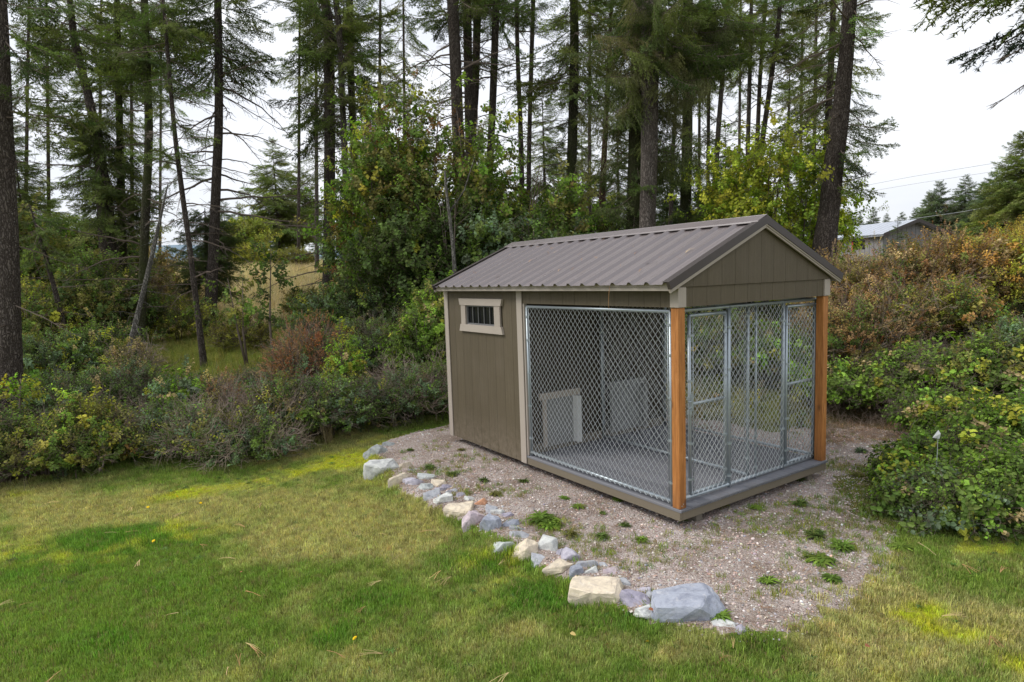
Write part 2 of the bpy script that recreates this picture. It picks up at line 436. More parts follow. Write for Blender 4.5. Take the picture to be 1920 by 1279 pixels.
def twig_tangle(m='twig'):
    b = LB()
    def rec(p, d, L, r, lv):
        q = p + d * L * .5 + rv(L * .06); e = p + d * L + rv(L * .1); b.stem([p, q, e], r, r * .55, 0)
        if lv:
            for k in range(random.choice((2, 3, 3))):
                nd = (d + rv(.75)).normalized(); t = random.uniform(.4, 1); rec(p.lerp(e, t), nd, L * random.uniform(.5, .8), r * .6, lv - 1)
    for k in range(3): rec(Vector((0, 0, 0)), (Vector((0, 0, 1)) + rv(.55)).normalized(), random.uniform(.2, .32), .0045, 2)
    return b.mesh('tangle', [M[m]])
def tuft(nb, h, w, r, lean=.6, seg=2):
    b = LB()
    for i in range(nb):
        a = random.uniform(0, 6.28); rr = r * math.sqrt(random.random()); p = Vector((math.cos(a) * rr, math.sin(a) * rr, -.005))
        a2 = random.uniform(0, 6.28); ln = h * random.uniform(.5, 1.15); o = Vector((math.cos(a2), math.sin(a2), 0)); le = lean * random.random()
        s_ = Vector((-o.y, o.x, 0)) * w * .5; m1 = p + o * ln * le * .35 + Vector((0, 0, ln * .6)); m2 = p + o * ln * le + Vector((0, 0, ln * (1 - .35 * le)))
        vr = random.random(); b.poly([p - s_, p + s_, m1 + s_ * .8, m1 - s_ * .8], 0, vr); b.poly([m1 - s_ * .8, m1 + s_ * .8, m2], 0, vr)
    return b.mesh('tuft', [M['blade']])
def rosette(nl=9, L=.09, w=.022, up=.35):
    b = LB()
    for i in range(nl):
        a = 6.283 * i / nl + random.uniform(-.3, .3); o = Vector((math.cos(a), math.sin(a), random.uniform(.1, up) ))
        l = L * random.uniform(.6, 1.15); d = o.normalized(); s_ = Vector((-d.y, d.x, 0)).normalized(); vr = random.random(); prev = None
        K = 6
        for k in range(K):           # toothed blade
            t0, t1 = k / K, (k + 1) / K; wd = w * math.sin(math.pi * min(.97, .12 + t1 * .85)) * (1 if k % 2 else .55)
            w0 = w * .25 if k == 0 else prev; z0 = -.35 * l * t0 * t0; z1 = -.35 * l * t1 * t1
            c0 = d * l * t0 + Vector((0, 0, z0 + .01)); c1 = d * l * t1 + Vector((0, 0, z1 + .01))
            b.poly([c0 - s_ * w0 * .5, c0 + s_ * w0 * .5, c1 + s_ * wd * .5, c1 - s_ * wd * .5], 0, vr); prev = wd
    return b.mesh('rosette', [M['leaf']])
def pebble():
    b = LB(); n = 6; s = Vector((random.uniform(.7, 1.2), random.uniform(.6, 1.), random.uniform(.4, .8)))
    t = Vector((0, 0, s.z)) + rv(.12); u = Vector((0, 0, -s.z)); ring = [[], []]
    for k in range(n):
        a = 6.283 * k / n + random.uniform(-.25, .25)
        ring[0].append(Vector((math.cos(a) * s.x * .72, math.sin(a) * s.y * .72, s.z * random.uniform(.45, .8)))); ring[1].append(Vector((math.cos(a) * s.x, math.sin(a) * s.y, random.uniform(-.2, .1))))
    v = random.random()
    for k in range(n):
        j = (k + 1) % n
        b.poly([t, ring[0][k], ring[0][j]], 0, v); b.poly([ring[0][k], ring[1][k], ring[1][j], ring[0][j]], 0, v)
    return b.mesh('pebble', [M['peb']])

P_FIR = proto_set('fir', [bough() for _ in range(7)])
P_DRAPE = proto_set('drape', [bough('drape') for _ in range(5)])
BARE = [bare_bough() for _ in range(8)]; BARE_GREY = [bare_bough(True) for _ in range(4)]
for me in BARE + BARE_GREY: me.materials[0]
P_SMALL = proto_set('small', [spray('small', 13, .036, .024, .27) for _ in range(6)])
P_BROAD = proto_set('broad', [spray('broad', 9, .058, .043, .3) for _ in range(6)])
P_MAPLE = proto_set('maple', [spray('maple', 9, .066, .058, .42, shape='maple') for _ in range(6)])
P_DRY = proto_set('dry', [dry_spray() for _ in range(4)])
P_TANGLE = proto_set('tangle', [twig_tangle() for _ in range(4)])
P_TANGLE_G = proto_set('tangleg', [twig_tangle('twig_grey') for _ in range(4)])
P_LAWN = proto_set('lawn', [tuft(22, .062, .0045, .06) for _ in range(6)])
P_TALL = proto_set('tall', [tuft(22, .6, .008, .10, .7) for _ in range(5)])
P_WEED = proto_set('weed', [rosette() for _ in range(4)] + [rosette(12, .07, .014, 1.) for _ in range(3)])
P_PEB = proto_set('peb', [pebble() for _ in range(6)])

def jit(cols, n, wts=None, j=.16):
    cols = np.array(cols, float); i = RNG.choice(len(cols), n, p=None if wts is None else np.array(wts) / sum(wts))
    return cols[i] * (1 + RNG.normal(0, j, (n, 1))).clip(.5, 1.7) * (1 + RNG.normal(0, .05, (n, 3)))

# greens and autumn colours (base colours of the leaves themselves)
G_DEEP, G_MID, G_FRESH, G_YEL, G_BLUE, G_OLIVE = (.10, .15, .042), (.16, .235, .055), (.25, .38, .06), (.46, .46, .07), (.17, .235, .13), (.27, .26, .075)
A_ORANGE, A_GOLD, A_RUST, A_TAN, A_PINKBR = (.58, .36, .10), (.60, .47, .12), (.38, .17, .075), (.52, .40, .21), (.44, .28, .19)
N_DARK, N_MID, N_LITE = (.115, .16, .052), (.19, .24, .07), (.28, .32, .095)

# ------------------------------------------------------------------ the lie of the land
SHED_X, SHED_Y, YAW, DZ = 1.4874, 5.6901, R(34.264), .197
def shed(u, v): return Vector((SHED_X + u * math.cos(YAW) - v * math.sin(YAW), SHED_Y + u * math.sin(YAW) + v * math.cos(YAW), 0))
H_R = np.array([0, 4, 6.5, 8.5, 10.5, 12.5, 16, 22, 30, 38, 46, 52, 70, 110, 170, 420], float)
H_C = [(-900, [-.1, -.12, -.15, -.2, -.2, -.2, -.1, .1, .5, 1., 1.6, 2, 2, 1, 0, -2]),
       (0,    [-.1, -.12, -.16, -.2, -.15, -.05, .1, .3, .6, 1., 1.5, 2, 2.4, 1, 0, -2]),
       (400,  [-.1, -.12, -.16, -.2, -.15, 0, .2, .42, .75, 1.8, 3.1, 3.7, 3.4, 1, 0, -2]),
       (700,  [-.1, -.1, -.12, -.12, -.08, .1, .5, 1., 1.5, 2.3, 3.2, 3.6, 3.4, 2, 1, -2]),
       (1000, [-.1, -.08, -.08, -.06, -.02, .15, .8, 1.6, 2.2, 2.7, 3.2, 3.4, 3.4, 3, 2, 0]),
       (1300, [-.1, -.06, -.04, -.02, .05, .35, 1.1, 1.9, 2.5, 2.9, 3.2, 3.3, 3.3, 3.4, 3, 2]),
       (1600, [-.1, -.06, -.03, .0, .12, .5, 1.0, 1.3, 1.5, 1.7, 1.9, 2.1, 2.6, 3.2, 4, 4]),
       (1920, [-.1, -.08, -.02, .05, .4, .9, 1.5, 2., 2.3, 2.5, 2.7, 2.9, 3.2, 3.8, 5, 6]),
       (2800, [-.1, -.1, 0, .2, .6, 1.05, 1.6, 2.1, 2.3, 2.5, 2.7, 2.9, 3.2, 3.8, 5, 6])]
H_A = np.array([math.atan(azx(c[0])) for c in H_C]); H_T = np.array([c[1] for c in H_C])
PAD_PX = [(695, 838), (712, 880), (748, 908), (800, 935), (870, 965), (905, 990), (960, 1028), (1010, 1048), (1060, 1072), (1110, 1108), (1160, 1130), (1215, 1158),
          (1290, 1176), (1370, 1190), (1440, 1192), (1505, 1178), (1555, 1132), (1630, 1095), (1690, 1040), (1680, 990), (1640, 955), (1622, 890), (1700, 842), (1720, 815), (1620, 800)]
PAD = [atz(*p).to_tuple()[:2] for p in PAD_PX] + [tuple(shed(u, v))[:2] for u, v in ((3.6, 1.5), (3.4, 5.4), (-.2, 5.3))] + [atz(838, 797).to_tuple()[:2], atz(762, 814).to_tuple()[:2], atz(730, 822).to_tuple()[:2]]
def poly_sd(x, y, P):
    """signed distance to a polygon, positive inside"""
    x = np.asarray(x, float); y = np.asarray(y, float); d = np.full(x.shape, 1e9); ins = np.zeros(x.shape, bool); n = len(P)
    for i in range(n):
        ax, ay = P[i]; bx, by = P[(i + 1) % n]; ex, ey = bx - ax, by - ay
        t = (((x - ax) * ex + (y - ay) * ey) / (ex * ex + ey * ey + 1e-12)).clip(0, 1)
        d = np.minimum(d, np.hypot(x - ax - ex * t, y - ay - ey * t))
        c = ((ay > y) != (by > y)) & (x < (bx - ax) * (y - ay) / (by - ay + 1e-12) + ax); ins ^= c
    return np.where(ins, d, -d)
def sstep(a, b, x):
    t = ((x - a) / (b - a)).clip(0, 1); return t * t * (3 - 2 * t)
_k = RNG.uniform(0, 6.28, (8, 2)); _w = [(.9, .35), (-.5, 1.1), (1.7, -1.3), (2.6, 2.1), (-3.3, 1.9), (4.6, -3.8), (.23, .19), (-.17, .31)]
def wav(x, y):
    s = 0
    for (a, b), (p, q) in zip(_w, _k): s = s + np.sin(a * x + p) * np.cos(b * y + q) / (1 + .6 * math.hypot(a, b))
    return s
def H(x, y):
    x = np.asarray(x, float); y = np.asarray(y, float)
    r = np.hypot(x, y); a = np.arctan2(x, np.maximum(y, 1e-3)); a = np.where(y < 0, np.sign(x) * 1.5, a).clip(H_A[0], H_A[-1])
    ia = np.searchsorted(H_A, a).clip(1, len(H_A) - 1); ta = sstep(0, 1, (a - H_A[ia - 1]) / (H_A[ia] - H_A[ia - 1]))
    rr = r.clip(0, 419); ir = np.searchsorted(H_R, rr, side='right').clip(1, len(H_R) - 1); tr = (rr - H_R[ir - 1]) / (H_R[ir] - H_R[ir - 1])
    f = lambda i: H_T[i, ir - 1] * (1 - tr) + H_T[i, ir] * tr
    z = f(ia - 1) * (1 - ta) + f(ia) * ta
    z = np.where(y < 0, -.1, z)
    z = z + wav(x, y) * np.where(r < 9, .015, .015 + .1 * sstep(9, 20, r))
    near = r < 16
    m = np.zeros(z.shape)
    if near.any():
        sd_ = poly_sd(x, y, PAD); m = np.where(near, np.where(x > 2.5, sstep(-1.1, .1, sd_), sstep(-.14, .08, sd_)), 0)
    return z * (1 - m) + (.0 + wav(x * 1.5, y * 1.5) * .006) * m
def Hs(x, y): return float(H(np.array([x]), np.array([y]))[0])
def gp(px, py):
    """where the line of sight through (px, py) meets the ground"""
    d = ray(px, py); t = 2.
    while t < 200:
        p = Vector((0, 0, CAM_Z)) + d * t
        if p.z < Hs(p.x, p.y): break
        t += .04 + t * .004
    return Vector((p.x, p.y, Hs(p.x, p.y)))

EDGE_PX = [(-700, 1010), (-300, 985), (0, 932), (150, 905), (275, 850), (420, 880), (560, 848), (740, 802), (838, 797)]
EDGE = [gp(*p).to_tuple()[:2] for p in EDGE_PX]
REDGE = [gp(*p).to_tuple()[:2] for p in [(1700, 1020), (1800, 1010), (1925, 1030), (2150, 1070), (2500, 1120)]]
LAWN = EDGE + [tuple(shed(3, 4))[:2]] + REDGE + [(14, 2), (14, -8), (-16, -8), (-16, 4)]
MEADOW_PX = [(405, 640), (420, 560), (380, 505), (640, 505), (640, 600), (560, 640)]

def blobs(x, y, L):
    s = np.zeros(np.shape(x))
    for px, py, rx, ry, w in L:
        c = gp(px, py); s = s + w * np.exp(-(((x - c.x) / rx) ** 2 + ((y - c.y) / ry) ** 2))
    return s
B_GREEN = [(250, 1010, .9, .4, 1), (60, 1080, .8, .4, .6), (300, 1110, .9, .3, .6), (180, 1215, .5, .3, .7), (480, 960, .5, .3, .6), (900, 1060, .6, .3, 1.), (1040, 1130, .5, .25, .9), (700, 1130, .4, .2, .8), (620, 1200, .3, .2, .8), (1490, 1210, .35, .16, .3), (860, 960, .5, .3, .7), (1180, 1165, .45, .2, .6), (1420, 1210, .3, .15, .3), (1800, 1100, .5, .3, .4)]
B_DRY = [(640, 1000, .9, .6, 1.1), (560, 960, .9, .5, .6), (230, 940, 1.6, .5, .9), (350, 960, 1., .4, .8), (740, 1010, .6, .5, .7), (1700, 1170, .8, .3, .9), (1620, 1210, .5, .25, .5), (1290, 1230, .6, .2, .6), (980, 1200, .6, .2, .35), (60, 990, .8, .4, .5)]
B_MOSS = [(430, 915, .7, .35, 1.2), (330, 935, .6, .3, .6), (560, 880, .9, .3, .8), (700, 840, .7, .3, .9), (1850, 1030, .5, .25, 1.2), (1720, 1160, .25, .12, 1.2), (1790, 1195, .25, .1, 1.), (1890, 1250, .2, .1, .8), (640, 870, .5, .3, .6)]
def lawn_colour(x, y):
    n1 = wav(x * 1.7 + 3, y * 2.1); n2 = wav(x * 5 + 9, y * 6); n3 = wav(x * 13, y * 15)
    g = blobs(x, y, B_GREEN); d = blobs(x, y, B_DRY); m = blobs(x, y, B_MOSS)
    dry = sstep(.05, 1.15, d - g * .8 + n1 * .26 + n2 * .3 + n3 * .22 + .37)
    c_g = np.array([.235, .335, .062]); c_dk = np.array([.14, .285, .035]); c_d = np.array([.52, .48, .20]); c_m = np.array([.56, .58, .05])
    gg = sstep(.1, 1.1, g + n2 * .3)[..., None]; c = c_g * (1 - gg) + c_dk * gg
    k = dry[..., None]; c = c * (1 - k) + c_d * k
    k = sstep(.25, 1.2, m + n2 * .35 + n3 * .2)[..., None]; c = c * (1 - k) + c_m * k
    return c

# near ground: one grid shared out between lawn, gravel pad and the forest floor
GX0, GX1, GY0, GY1, GS = -12.5, 11.5, -6., 16., .06
nx = int((GX1 - GX0) / GS) + 1; ny = int((GY1 - GY0) / GS) + 1
gx, gy = np.meshgrid(GX0 + np.arange(nx) * GS, GY0 + np.arange(ny) * GS)
gz = H(gx.ravel(), gy.ravel()).reshape(gx.shape)
cx, cy = (gx[:-1, :-1] + GS / 2), (gy[:-1, :-1] + GS / 2)
sd_pad = poly_sd(cx, cy, PAD) + wav(cx * 6, cy * 6) * .05 - .02 + (wav(cx * 2.3, cy * 2.9) * .13 + wav(cx * 11, cy * 12) * .07) * sstep(1.4, 2.4, cx); sd_lawn = poly_sd(cx, cy, LAWN) + wav(cx * 5, cy * 5) * .08
own = np.where(sd_pad > 0, 1, np.where(sd_lawn > 0, 0, 2))
def ground_part(name, sel, mat, col=None, kind='structure'):
    ii, jj = np.nonzero(sel); q = np.stack([ii * nx + jj, ii * nx + jj + 1, (ii + 1) * nx + jj + 1, (ii + 1) * nx + jj], 1)
    u, inv = np.unique(q.ravel(), return_inverse=True); q = inv.reshape(-1, 4)
    X, Y, Z = gx.ravel()[u], gy.ravel()[u], gz.ravel()[u]
    me = bpy.data.meshes.new(name); me.vertices.add(len(u)); me.vertices.foreach_set('co', np.stack([X, Y, Z], 1).astype(np.float32).ravel())
    me.loops.add(q.size); me.loops.foreach_set('vertex_index', q.ravel().astype(np.int32)); me.polygons.add(len(q))
    me.polygons.foreach_set('loop_start', (np.arange(len(q)) * 4).astype(np.int32)); me.polygons.foreach_set('loop_total', np.full(len(q), 4, np.int32))
    me.polygons.foreach_set('use_smooth', np.ones(len(q), bool)); me.update(); me.validate()
    if col is not None:
        c4 = np.ones((len(u), 4), np.float32); c4[:, :3] = col(X, Y); a = me.attributes.new('tint', 'FLOAT_COLOR', 'POINT'); a.data.foreach_set('color', c4.ravel())
    o = link(name, me, None, mat); o['kind'] = kind; return o
def m_lawn():
    t = NT('turf'); c = t.n('Attribute', attribute_name='tint').outputs['Color']; v = t.pos('World')
    g = t.noise(v, 130, 5, .8); c = t.mix(c, (.06, .055, .022), t.ramp(g, [(.38, (.85, .85, .85)), (.6, (.1, .1, .1))]))
    return t.done(c, .95, t.bump(g, .8, .02), .1)
def m_gravel():
    t = NT('gravel'); v = t.pos('World')
    vo = t.n('TexVoronoi', {'Vector': v, 'Scale': 75}); 
    c = t.ramp(t.n('SeparateColor', {0: vo.outputs['Color']}).outputs[0], [(0, (.23, .18, .155)), (.3, (.40, .33, .29)), (.55, (.49, .43, .40)), (.8, (.35, .27, .23)), (1, (.62, .58, .55))])
    big = t.noise(v, 1.3, 6, .6); c = t.mix(c, (.17, .12, .085), t.math('MULTIPLY', t.ramp(big, [(.42, (0, 0, 0)), (.68, (1, 1, 1))]), .8))
    return t.done(c, .9, t.bump(t.math('SUBTRACT', 1., vo.outputs['Distance']), .9, .012), .2)
def m_floor():
    t = NT('forest_floor'); v = t.pos('World')
    a = t.noise(v, .35, 6, .6); b = t.noise(v, 9, 8, .75)
    c = t.mix((.06, .045, .03), (.17, .12, .075), b); c = t.mix(c, (.13, .14, .035), t.ramp(a, [(.38, (0, 0, 0)), (.62, (1, 1, 1))]))
    return t.done(c, .95, t.bump(b, .9, .05), .1)
M['floor'] = m_floor(); M['gravel'] = m_gravel()
ground_part('lawn', own == 0, m_lawn(), lawn_colour)
ground_part('gravel_pad', own == 1, M['gravel'])
ground_part('forest_floor', own == 2, M['floor'])
# far terrain: rings out to the horizon, lapping 1 m under the near grid
def far_ground():
    ang = np.linspace(-math.pi, math.pi, 181); rad = np.concatenate([np.linspace(2, 20, 8), np.geomspace(23, 420, 30), [900, 2500]])
    X = np.outer(rad, np.sin(ang)); Y = np.outer(rad, np.cos(ang)) + 0.; Z = H(X.ravel(), Y.ravel()).reshape(X.shape)
    ins = (X > GX0 + 1) & (X < GX1 - 1) & (Y > GY0 + 1) & (Y < GY1 - 1); Z = Z - .05
    v = [(x, y, z) for x, y, z in zip(X.ravel(), Y.ravel(), Z.ravel())]; n = len(ang); f = []
    for i in range(len(rad) - 1):
        for j in range(n - 1):
            a, b, c, d = i * n + j, i * n + j + 1, (i + 1) * n + j + 1, (i + 1) * n + j
            if ins[i, j] and ins[i, j + 1] and ins[i + 1, j] and ins[i + 1, j + 1]: continue
            f.append((a, b, c, d))
    me = bpy.data.meshes.new('ground'); me.from_pydata(v, [], f); me.polygons.foreach_set('use_smooth', [True] * len(f))
    link('ground', me, None, M['floor'])['kind'] = 'structure'
far_ground()
# blue mountain ridge a long way off, seen between the trunks on the left
def hills():
    t = NT('far_hills'); c = t.mix((.16, .22, .27), (.22, .28, .33), t.noise(t.pos('World'), .004, 6)); m = t.done(c, 1., None, 0)
    b = MB(); K = 90
    for i in range(K + 1):
        a = R(-75) + R(150) * i / K; r = 1500.
        h = 45 + 45 * math.sin(a * 3.1 + 1.9) + 20 * math.sin(a * 9) + 9 * math.sin(a * 23); h = max(h * (1 if a < .1 else .55), 6)
        for rr, z in ((r * .8, -30), (r * .93, h * .55 - 5), (r, h), (r * 1.25, -30)): b.v.append((rr * math.sin(a), rr * math.cos(a), z))
    for i in range(K):
        for j in range(3): b.f.append((i * 4 + j, i * 4 + j + 1, (i + 1) * 4 + j + 1, (i + 1) * 4 + j)); b.m.append(0)
    b.build('hills', m, None, True)['kind'] = 'structure'
hills()

# ------------------------------------------------------------------ the kennel shed
WD, L1, LT = 2.44, 2.40, 4.31           # width, length of the open run, whole length
root = empty('kennel_shed', (SHED_X, SHED_Y, 0), YAW, 'brown dog kennel shed with ribbed metal roof and chain link run on a gravel pad', 'dog kennel')
Z0 = DZ; HB = DZ + 1.858; HE = DZ + 2.02; HG = DZ + 2.04; HR = DZ + 2.11; HP = DZ + 2.692
def bx(name, mat, *a, b=.003, parent=root):
    m = MB(); m.bevbox(*a, b=b); return m.build(name, mat, parent)
# skids and rim
for u in (.33, 2.2):
    bx('skid', M['skid'], u - .045, u + .045, .05, LT - .1, -.05, Z0 - .112)
for v in (.6, 1.6, 2.6, 3.6):
    bx('joist', M['rim'], .04, WD - .04, v, v + .04, Z0 - .11, Z0 - .027)
bx('rim_board', M['rim'], .0, .036, .0, L1, Z0 - .108, Z0 - .026)
bx('rim_board', M['rim'], WD - .036, WD, .0, L1, Z0 - .108, Z0 - .026)
bx('rim_board', M['rim'], .037, WD - .037, .0, .036, Z0 - .108, Z0 - .026)
bx('floor_frame', M['rim'], .02, WD - .02, L1, LT - .02, Z0 - .09, Z0 - .02)
# deck boards, grooved underneath so that their ends read as a comb
nb = 17; bw = (WD + .012) / nb
for i in range(nb):
    u0 = -.006 + i * bw + .0025; u1 = u0 + bw - .005; gr = []; k = 6; gw = (u1 - u0) / (2 * k + 1)
    for j in range(2 * k + 1, 0, -1):
        zz = Z0 - .025 if j % 2 else Z0 - .011
        gr += [(u0 + j * gw, zz), (u0 + (j - 1) * gw, zz)]
    m = MB(); m.prism([(u0, Z0 - .003), (u0 + .003, Z0), (u1 - .003, Z0), (u1, Z0 - .003)] + gr, 'y', -.014 + random.uniform(-.002, .002), L1 - .004)
    m.build('deck_board', M['deck'], root)
# walls of the closed room: backing, then planks with open grooves
def plank_wall(face, a0, a1, z0, z1f, off, th=.013, pitch=.203, hole=None, mat='siding', first=None, gap=.0032, parent=root, z0f=None):
    """face 'u' : wall in plane u=off (outside is -u if th<0 side), a runs along v ; face 'v' likewise"""
    a = a0; edges = [a0]; p = a0 + (first or pitch)
    while p < a1 - .03: edges.append(p); p += pitch
    edges.append(a1)
    for p0, p1 in zip(edges[:-1], edges[1:]):
        q0, q1 = p0 + (gap / 2 if p0 > a0 else 0), p1 - (gap / 2 if p1 < a1 else 0)
        spans = [(z0, None)]
        if hole and q1 > hole[0] and q0 < hole[1]: spans = [(z0, hole[2]), (hole[3], None)]
        for s0, s1 in spans:
            t0 = s1 if s1 is not None else z1f(q0); t1 = s1 if s1 is not None else z1f(q1)
            poly = [(q0, s0), (q1, s0), (q1, t1), (q0, t0)]
            if s1 is None and z1f((q0 + q1) / 2) > max(t0, t1) + 1e-4: poly = [(q0, s0), (q1, s0), (q1, t1), (WD / 2, z1f(WD / 2)), (q0, t0)]
            m = MB(); m.prism(poly, 'x' if face == 'u' else 'y', min(off, off + th), max(off, off + th)); m.build('siding_plank', M[mat], parent)
    b = off + th
    return
flat = lambda z: (lambda a: z)
bot = Z0 - .098
wz = (DZ + 1.558, DZ + 1.818)           # window opening heights
plank_wall('u', L1 + .11, LT - .09, bot, flat(HE + .02), .0, hole=(2.995, 3.715, wz[0], wz[1]), pitch=.203, first=.12)
for (v0, v1, z0, z1) in ((L1 + .02, 2.99, bot + .01, HE), (3.72, LT - .02, bot + .01, HE), (2.99, 3.72, bot + .01, wz[0]), (2.99, 3.72, wz[1], HE)):
    bx('wall_sheathing', M['siding'], .0135, .05, v0, v1, z0, z1)
plank_wall('u', L1 + .05, LT - .09, bot, flat(HE + .02), WD - .013, first=.12)
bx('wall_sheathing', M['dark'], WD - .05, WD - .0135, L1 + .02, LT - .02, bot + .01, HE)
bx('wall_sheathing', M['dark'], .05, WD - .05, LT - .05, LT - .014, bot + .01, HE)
slope = (HP - .03 - (HR - .03)) / (WD / 2 + .146)
zroof = lambda u: HR - .05 + slope * ((u if u < WD / 2 else WD - u) + .146)
plank_wall('v', .09, WD - .09, bot, lambda u: zroof(u) - .02, LT - .013)
M['inner'] = m_paint('inner_wall_board', (.06, .048, .034), .8, (45, 45, 2.2))  # dark brown boards, with the shade inside the run put into the colour
# wall between run and room, with two dog doors
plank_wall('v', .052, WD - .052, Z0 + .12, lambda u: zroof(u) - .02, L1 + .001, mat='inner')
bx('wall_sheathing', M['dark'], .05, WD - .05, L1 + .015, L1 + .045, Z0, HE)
bx('base_board', M['skid'], .052, WD - .052, L1 - .022, L1 + .0, Z0 + .002, Z0 + .118)
for u0 in (.23, 1.36):
    w = .54 if u0 < 1 else .6; v1 = L1 - .0235
    g = bx('dog_door', M['doorgrey'], u0 + .055, u0 + w - .065, v1 - .025, v1, Z0 + .125 - .06, Z0 + .66)
    bx('door_trim', M['trim'] if u0 < 1 else M['doorgrey'], u0, u0 + .054, v1 - .035, v1, Z0 + .065, Z0 + .66, parent=g)
    bx('door_trim', M['white'] if u0 < 1 else M['doorgrey'], u0 + w - .064, u0 + w, v1 - .12, v1, Z0 + .065, Z0 + .66, parent=g)
    bx('door_header', M['trim'] if u0 < 1 else M['doorgrey'], u0 - .05, u0 + w + .05, v1 - .04, v1, Z0 + .661, Z0 + .745, parent=g)
# trims
bx('corner_trim', M['trim'], -.016, -.001, LT - .088, LT + .002, bot - .004, HE + .02)
bx('corner_trim', M['trim'], -.016, .075, LT + .0025, LT + .018, bot - .004, HE + .02)
bx('wall_trim', M['trim'], -.016, -.001, L1 - .005, L1 + .105, bot - .004, HE + .02)
bx('jamb', M['trim'], .0, .045, L1 - .03, L1 - .006, Z0 + .001, HB)
bx('corner_trim', M['trim'], WD + .001, WD + .016, L1 - .005, L1 + .105, bot, HE)
# window
win = empty('window', (0, 0, 0)); win.parent = root
def wp(name, mat, poly, x0=-.034, x1=-.0005):
    m = MB(); m.prism(poly, 'x', x0, x1); return m.build(name, mat, win)
zt0, zt1, zb0, zb1 = DZ + 1.819, DZ + 1.908, DZ + 1.462, DZ + 1.557
wp('window_head', M['trim_h'], [(2.83, zt0), (3.845, zt0), (3.875, zt1), (2.80, zt1)])
wp('window_sill', M['trim_h'], [(2.80, zb0), (3.875, zb0), (3.845, zb1), (2.83, zb1)])
for v0, v1 in ((2.86, 2.994), (3.716, 3.83)): wp('window_jamb', M['trim'], [(v0, zb1 + .001), (v1, zb1 + .001), (v1, zt0 - .001), (v0, zt0 - .001)], -.026)
for a in ((2.995, 3.715, wz[0], wz[0] + .018), (2.995, 3.715, wz[1] - .018, wz[1]), (2.995, 3.015, wz[0] + .018, wz[1] - .018), (3.695, 3.715, wz[0] + .018, wz[1] - .018)):
    m = MB(); m.box(-.004, .018, a[0], a[1], a[2], a[3]); m.build('window_frame', M['bar'], win)
m = MB(); m.box(.022, .026, 3.0, 3.71, wz[0], wz[1]); m.build('window_pane', M['glass'], win)
for i in range(4):
    v = 3.0 + .71 * (i + 1) / 5; m = MB(); m.tube([(.008, v, wz[0] + .01), (.008, v, wz[1] - .01)], .006, 8); m.build('window_bar', M['bar'], win)
m = MB(); m.box(.03, .05, 3.56, 3.66, wz[0], wz[1]); m.build('stud', M['cedar'], win)
# header band over the left side and both ends of the run
plank_wall('u', .092, L1 - .006, HB, flat(HE + .02), .0, pitch=.203, first=.12)
bx('header_beam', M['siding'], .0135, .052, .092, L1 - .006, HB + .004, HE)
plank_wall('u', .092, L1 - .006, HB, flat(HE + .02), WD - .013, pitch=.203, first=.12)
bx('header_beam', M['dark'], WD - .052, WD - .0135, .092, L1 - .006, HB + .004, HE)
plank_wall('v', .092, WD - .092, HB, flat(HG - .001), .008, pitch=.203, first=.10)
bx('header_beam', M['siding'], .092, WD - .092, .0215, .055, HB + .004, HG)
# gable triangle, lapping over the band
plank_wall('v', .0, WD, HG, lambda u: zroof(u), -.006, pitch=.203, first=.19)
m = MB(); m.prism([(.02, HG + .01), (WD - .02, HG + .01), (WD - .02, zroof(.02) - .01), (WD / 2, zroof(WD / 2) - .01), (.02, zroof(.02) - .01)], 'y', .0075, .03); m.build('gable_sheathing', M['siding'], root)
# posts with their trim collars
for u0, v0 in ((.002, .004), (WD - .091, .004)):
    bx('post', M['cedar'], u0, u0 + .089, v0, v0 + .089, Z0 + .001, HB - .002, b=.004)
for u0 in (-.012, WD - .095):
    bx('post_collar', M['trim'], u0, u0 + .107, -.010, .091, HB, HE + .018, b=.003)
for u0, zz in ((.03, Z0 + .03), (.05, Z0 + .045)):
    m = MB(); m.tube([(u0, .001, zz), (u0, .0042, zz)], .006, 8); m.build('screw', M['galv'], root)
